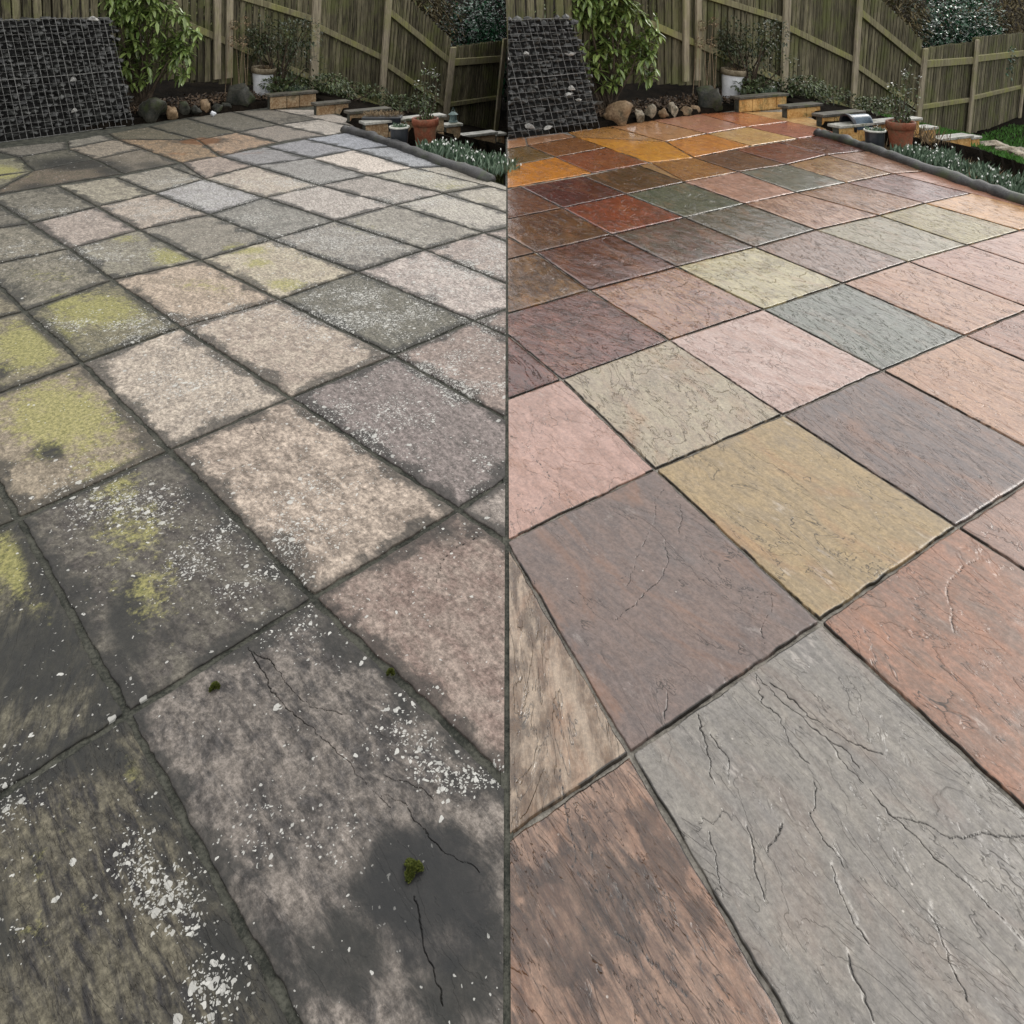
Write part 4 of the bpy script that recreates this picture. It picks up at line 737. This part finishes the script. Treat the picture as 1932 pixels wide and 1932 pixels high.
    # ---- stepped retaining wall with copings
    wl_ = empty('retaining_wall', (*T(side, 3.4, 10.5), 0), f'golden block wall stepping down beyond the far corner of the {what}', 'wall'); bmat = M['blockstone' if side == 'R' else 'blockdirty']
    def wall_step(pxa, pxb, ytop, ybot, Y0, cop='coping', hc=.035):
        dxw = .0; xa = (pxa-CX)*Y0/F; 
        Yb = Y0+(pxb-pxa)/F*Y0*.62; xb = (pxb-CX)*Yb/F; zt = H-(ytop-YH)*Y0/F; zb = H-(ybot-YH)*Y0/F-.25
        A_, B_ = Vector((*T(side, xa, Y0), 0)), Vector((*T(side, xb, Yb), 0))
        if not inside(side, A_.x): return
        if not inside(side, B_.x): B_ = A_.lerp(B_, (-.04-A_.x)/(B_.x-A_.x))
        d = (B_-A_).normalized(); nrm = Vector((-d.y, d.x, 0)); Lw = (B_-A_).length; nb = max(1, round(Lw/.24)); rr = random.Random(int(pxa)); cuts = [0]+sorted((k+rr.uniform(-.22,.22))/nb for k in range(1, nb))+[1]
        mm = MB(); hgt = (zt-hc)-zb
        for lay in range(max(1, int(round(hgt/.17)))):
            z1 = zt-hc-.004-lay*.17; z0 = z1-.162; off = .1*(lay % 2)
            for c0, c1 in zip(cuts[:-1], cuts[1:]):
                a = A_+d*(c0*Lw+.004); b = A_+d*(c1*Lw-.004); o_ = nrm*rr.uniform(0,.008)
                vv = [a-nrm*.0+o_*-1, b-o_, b+nrm*.1, a+nrm*.1]; mm.hexa([v+Vector((0,0,z0)) for v in vv], [v+Vector((0,0,z1)) for v in vv])
        mm.build('blocks', bmat, wl_, bevel=.008)
        mm = MB(); vv = [A_-nrm*.03-d*.02, B_-nrm*.03+d*.02, B_+nrm*.15+d*.02, A_+nrm*.15-d*.02]; mm.hexa([v+Vector((0,0,zt-hc)) for v in vv], [v+Vector((0,0,zt)) for v in vv]); mm.build('coping', M[cop], wl_, bevel=.006)
        mm = MB(); vv = [A_+nrm*.012, B_+nrm*.012, B_+nrm*.09, A_+nrm*.09]; mm.hexa([v+Vector((0,0,zb)) for v in vv], [v+Vector((0,0,zt-hc-.002)) for v in vv]); mm.build('mortar_core', M['mortar_dirty'], wl_)
    wall_step(1395,1484,183,214,10.05); wall_step(1486,1548,200,226,9.6); wall_step(1552,1628,216,244,9.0)
    wall_step(1584,1735,237,264,8.3,'coping_pale',.03); wall_step(1738,1765,241,268,9.6,'coping_pale'); wall_step(1764,1832,262,290,9.9,'coping_pale'); wall_step(1833,1848,258,290,10.8,'coping_pale')
    # ---- kerb
    kp = [Vector((*T(side, x, y), z+.018)) for x, y, z in KERB if inside(side, T(side, x, y)[0]-.08)]
    m = MB(); rr = random.Random(12); pts = []; rad = []
    for i in range(len(kp)-1):
        for k in range(8): q = kp[i].lerp(kp[i+1], k/8); pts.append(q+Vector((rr.uniform(-.010,.010),0,rr.uniform(-.012,.006)))); rad.append(.054+rr.uniform(-.010,.008))
    m.tube(pts, rad, 10); tag(m.build('kerb', M['kerb'], smooth=True), f'dark rounded stone kerb on the right edge of the {what}', 'kerb')
    # ---- pots beside the kerb
    x, y, _ = at(1663,283,.0); pr = pot(side, (x, y+.14, -.02), .085, .098, .20, ('black_plastic','pale_rim'), 'plant_pot', f'black pot with pale rim and snowdrops behind the kerb, {what}', rim=.012)
    if pr: snow(side, None, (.07,.07), 70, .07, None, 5, parent=pr, centre=pr.location+Vector((0,0,.17)))
    if side == 'R':
        x, y, _ = at(1650,268,0); a, b = T(side, x, y+.45); root = empty('fallen_pot', (a, b, .12), 'blue grey pot lying on its side behind the black pot', 'plant pot'); mt = Matrix.Rotation(math.radians(97), 3, 'Y') @ Matrix.Rotation(.1, 3, 'X'); mt = Matrix.Rotation(math.radians(200), 3, 'Z') @ mt
        m = MB(); m.lathe([(0,0),(.085,0),(.09,.02),(.115,.24)], (a+.14,b,.14), 28, mt); m.build('body', M['blue_grey'], root, smooth=True)
        m = MB(); m.lathe([(.113,.235),(.128,.24),(.128,.275),(.112,.275),(.104,.24),(.09,.03),(0,.03)], (a+.14,b,.14), 28, mt); m.build('rim', M['black_plastic'], root, smooth=True)
    else:
        x, y, _ = at(1650,268,0); a, b = T(side, x, y+.42); root = empty('trough', (a, b, 0), 'dark low trough of pale wispy grass against the small wall, uncleaned paving', 'planter')
        m = MB(); m.hexa([(a-.2,b-.08,0),(a+.2,b-.08,0),(a+.2,b+.08,0),(a-.2,b+.08,0)], [(a-.22,b-.1,.17),(a+.22,b-.1,.17),(a+.22,b+.1,.17),(a-.22,b+.1,.17)]); m.build('body', M['black_plastic'], root, bevel=.01)
        mm = MB(); rr = random.Random(6)
        for k in range(260):
            dx = rr.uniform(-.18,.18); leaf(mm, (a+dx, b+rr.uniform(-.07,.07), .16), Vector((dx*2+rr.gauss(0,.4), rr.gauss(0,.4), 1)), rr.uniform(.08,.18), .006, droop=.8)
        mm.build('wispy_grass', M['dry'], root)
        x, y = 7.0, 9.9; pass
    x, y, _ = at(1718,292,-.12); pr = pot(side, (x+.05, y+.3, -.15), .10, .138, .33, ('terracotta','terracotta'), 'plant_pot', f'terracotta pot with a straggly rose by the low wall, {what}', rim=.05)
    if pr:
        c = pr.location; st = MB(); lf_ = MB(); wf = MB(); rr = random.Random(14)
        for k in range(9):
            a = rr.uniform(0,6.28); e = Vector((c.x+.16*math.cos(a)*rr.random(), c.y+.16*math.sin(a), c.z+rr.uniform(.55,1.0))); b0_ = Vector((c.x+.05*math.cos(a), c.y+.05*math.sin(a), c.z+.3)); md = b0_.lerp(e,.5)+Vector((rr.uniform(-.05,.05),0,0))
            st.tube([b0_, md, e], [.006,.004,.002], 4)
            for q in range(34): t_ = rr.random(); pp = (b0_.lerp(md, t_*2) if t_ < .5 else md.lerp(e, t_*2-1)); leaf(lf_, pp+rvec(rr)*.03, rvec(rr), .045, .022)
            if k < 4:
                for q in range(5): leaf(wf, e+rvec(rr)*.03, rvec(rr), .03, .022)
        st.build('stems', M['bark'], pr); lf_.build('leaves', M['ivy'], pr); tag(wf.build('white_buds', M['petal'], pr), kind='stuff')
    x, y, _ = at(1750,240,.0)
    lx, ly = T(side, (1750-CX)*9.75/F, 9.75)
    if inside(side, lx) and side == 'L':
        zt = H-(241-YH)*9.6/F; root = empty('lantern', (lx, ly+.03, zt), 'small verdigris lantern standing on the low block wall, uncleaned paving', 'lantern'); m = MB(); m.lathe([(0,0),(.06,0),(.06,.015),(.045,.02),(.045,.09),(.065,.1),(.03,.13),(0,.14)], (lx,ly+.03,zt), 12); m.build('housing', M['lantern'], root)
        m = MB(); m.tube([(lx-.04,ly+.03,zt+.1),(lx,ly+.03,zt+.19),(lx+.04,ly+.03,zt+.1)], .004, 5); m.build('handle', M['lantern'], root)
    # ---- snowdrop drift, dry stalks, lawn, stones right of the kerb
    drift(side, what, sr)
    # ---- low bed plants between wall and fence
    for k, (cx_, cy_, wx, hz, nn) in enumerate(((4.0,11.3,.55,.32,700),(4.9,11.9,.6,.3,700),(5.9,12.4,.7,.3,600),(3.45,10.9,.35,.3,400))):
        bush(side, 'ground_cover_plant', (cx_, cy_, float(gz(np.array(cx_), np.array(cy_)))-.02), (wx,.35,hz), M['ivy'], nn, .06, .03, ['low leafy plant just left of the sloping fence bay','leafy plant below the middle fence bay','leafy plant below the steep fence bay','low leafy plant beside the snowdrops clump'][k]+f', {what}', 'plant', seed=70+k, stems=4, lumps=6)
    # ---- growth behind the fences
    B = [((6.6,16.5),(1.6,.9,2.2),'olive',6500,.2,.035,'olive green thicket rising behind the steep fence bay','brush'),
         ((8.1,17.6),(1.6,1.0,2.5),'brush',9000,.18,.03,'brown twiggy thicket behind the corner post','brush'),
         ((10.6,18.6),(1.7,1.0,2.8),'laurel',8000,.12,.06,'glossy dark green laurel behind the lower fence','laurel'),
         ((13.6,21.5),(2.2,1.2,3.0),'brush',7000,.22,.035,'pale brown bare brush at the far right behind the laurel','brush'),
         ((3.6,14.2),(1.8,.9,1.6),'olive',2500,.16,.045,'green growth glimpsed behind the tall fence','brush')]
    for k, (c, s_, mt, n_, l_, w_, lab, cat) in enumerate(B):
        z_ = float(gz(np.array(c[0]), np.array(c[1])))-.1; s_ = (s_[0], s_[1], s_[2]*.95)
        bush(side, {'laurel':'laurel_bush'}.get(mt, 'thicket'), (c[0], c[1], z_), s_, M[mt], n_, l_, w_, f'{lab}, {what}', cat, seed=90+k, lumps=14, stems=14)

def snow(side, c, rad, n, h, label, seed, parent=None, centre=None):
    r = random.Random(seed); lf_, pt = MB(), MB()
    if centre is None:
        q = T(side, c[0], c[1]); centre = Vector((*q, c[2]))
        if not inside(side, centre.x): return
    root = parent or empty('snowdrop_clump', centre, label, 'flowers')
    for k in range(n):
        p = Vector((centre.x+r.uniform(-1,1)*rad[0], centre.y+r.uniform(-1,1)*rad[1], centre.z)); d = Vector((r.gauss(0,.35), r.gauss(0,.35), 1)); l = h*r.uniform(.6,1.1); leaf(lf_, p, d, l, .008+h*.05, up=Vector((0,1,.2)), droop=.25)
        if k % 11 == 0:
            tp = p+d.normalized()*l
            for j in range(3): leaf(pt, tp, Vector((r.gauss(0,.5), r.gauss(0,.5), -1)), h*.15, h*.07)
    lf_.build('leaves', M['snow_leaf'], root); tag(pt.build('flowers', M['petal'], root), kind='stuff')
def drift(side, what, sr):
    r = random.Random(33+sr); k = 0
    # clumps in a band parallel to the kerb
    for i in range(26):
        t_ = i/26; y = 7.55-2.9*t_; xk = 3.62+.10*(8.0-y); x = xk+.16+r.uniform(0,.22)+.12*(i % 2); z = float(gz(np.array(x), np.array(y+2)))-.02; z = max(z-.03, -.2)
        q = T(side, x, y)
        if not inside(side, q[0]): continue
        pl = ['nearest the pots','behind the kerb','in the middle of the drift','close to the near end']; 
        snow(side, (x, y, -.03), (.15,.10), 90, .15, None, 300+i, None) if False else None
        root = empty('snowdrop_clump', (*q, -.03), f'snowdrop clump with blue green leaves in the drift along the kerb, {what}', 'flowers', f'snowdrop clumps along the kerb of the {what}')
        snow(side, None, (r.uniform(.08,.2),.11), r.randint(25,130), r.uniform(.1,.16), None, 300+i, parent=root, centre=Vector((*q, -.03)))
    for i in range(24):
        y = r.uniform(5.0, 8.6); x = 3.62+.10*(8.0-y)+.45+r.uniform(0,.9); q = T(side, x, y)
        if not inside(side, q[0]): continue
        z = float(gz(np.array(x), np.array(y)))-.02; mm = MB()
        for j in range(70):
            leaf(mm, (q[0]+r.gauss(0,.09), q[1]+r.gauss(0,.08), z), Vector((r.gauss(0,.35), r.gauss(0,.35), 1)), r.uniform(.1,.3), .008, up=Vector((0,1,.2)), droop=.15)
        root = empty('dead_perennial', (*q, z), f'tuft of dry brown stalks behind the snowdrops, {what}', 'plant', f'dry stalk tufts behind the snowdrops of the {what}'); mm.build('stalks', M['dry'] if i % 3 else M['olive'], root)
    if side == 'R':
        bl = MB()
        for j in range(30000):
            x = r.uniform(6.3, 15); y = r.uniform(9.2, 17.5)
            if y > (9.03+.696*x if x < 7.75 else 14.43+(x-7.75)*.9)-.15: continue
            z = float(max(-1.5, -.27*(x-4.3)))+.0; leaf(bl, (x, y, z), Vector((r.gauss(0,.4), r.gauss(0,.4), 1)), r.uniform(.05,.1), .012, up=Vector((0,1,.2)))
        tag(bl.build('lawn_grass', M['blade']), 'short bright green lawn below the lower fence', 'grass', kind='stuff')
        for k, (px, py, w) in enumerate(((1872,281,.22),(1902,290,.18),(1920,299,.2),(1938,297,.24))):
            z = -.75; Y = F*(H-z)/(py-YH); X_ = (px-CX)*Y/F; mm = MB(); mm.rock((X_, Y, z+.05), (w*1.7, w*1.2, .16), 70+k, 3, .12)
            tag(mm.build('edging_stone', M['palerock']), ['pale edging stone farthest left beside the lawn','second pale edging stone beside the lawn','third pale edging stone beside the lawn','pale edging stone cut by the right picture edge'][k], 'rock', 'pale stones edging the lawn')
M['brushdark'] = leafmat('dead_leaf', (.02,.014,.010), (.13,.085,.05), .7, .3)
garden('L'); garden('R')

# moss tufts and seam joint
def tuft(px, py, r_, label, seed):
    x, y = G((px, py)); rr = random.Random(seed); mm = MB()
    for k in range(900):
        a = rr.uniform(0, 6.28); q = r_*math.sqrt(rr.random())*(.75+.35*math.sin(3*a+seed)); hh = .012*(1-(q/r_)**2)+.001
        leaf(mm, (x+q*math.cos(a), y+q*math.sin(a), hh*.5), Vector((rr.gauss(0,.6), rr.gauss(0,.6), 1)), .007, .003)
    tag(mm.build('moss_tuft', M['moss']), label, 'moss')
tuft(778, 1644, .018, 'round dark green moss tuft on the nearest uncleaned slab', 1)
tuft(405, 1299, .011, 'small olive moss tuft near the corner of the crossing joints', 2)
tuft(737, 1272, .008, 'tiny moss tuft in the joint right of the cracked uncleaned slab', 3)
m = MB(); m.add([(-.012,.6,-.004),(.012,.6,-.004),(.012,8.3,-.004),(-.012,8.3,-.004)], [(0,1,2,3)]); tag(m.build('path_joint', M['mortar_dirty']), kind='structure')
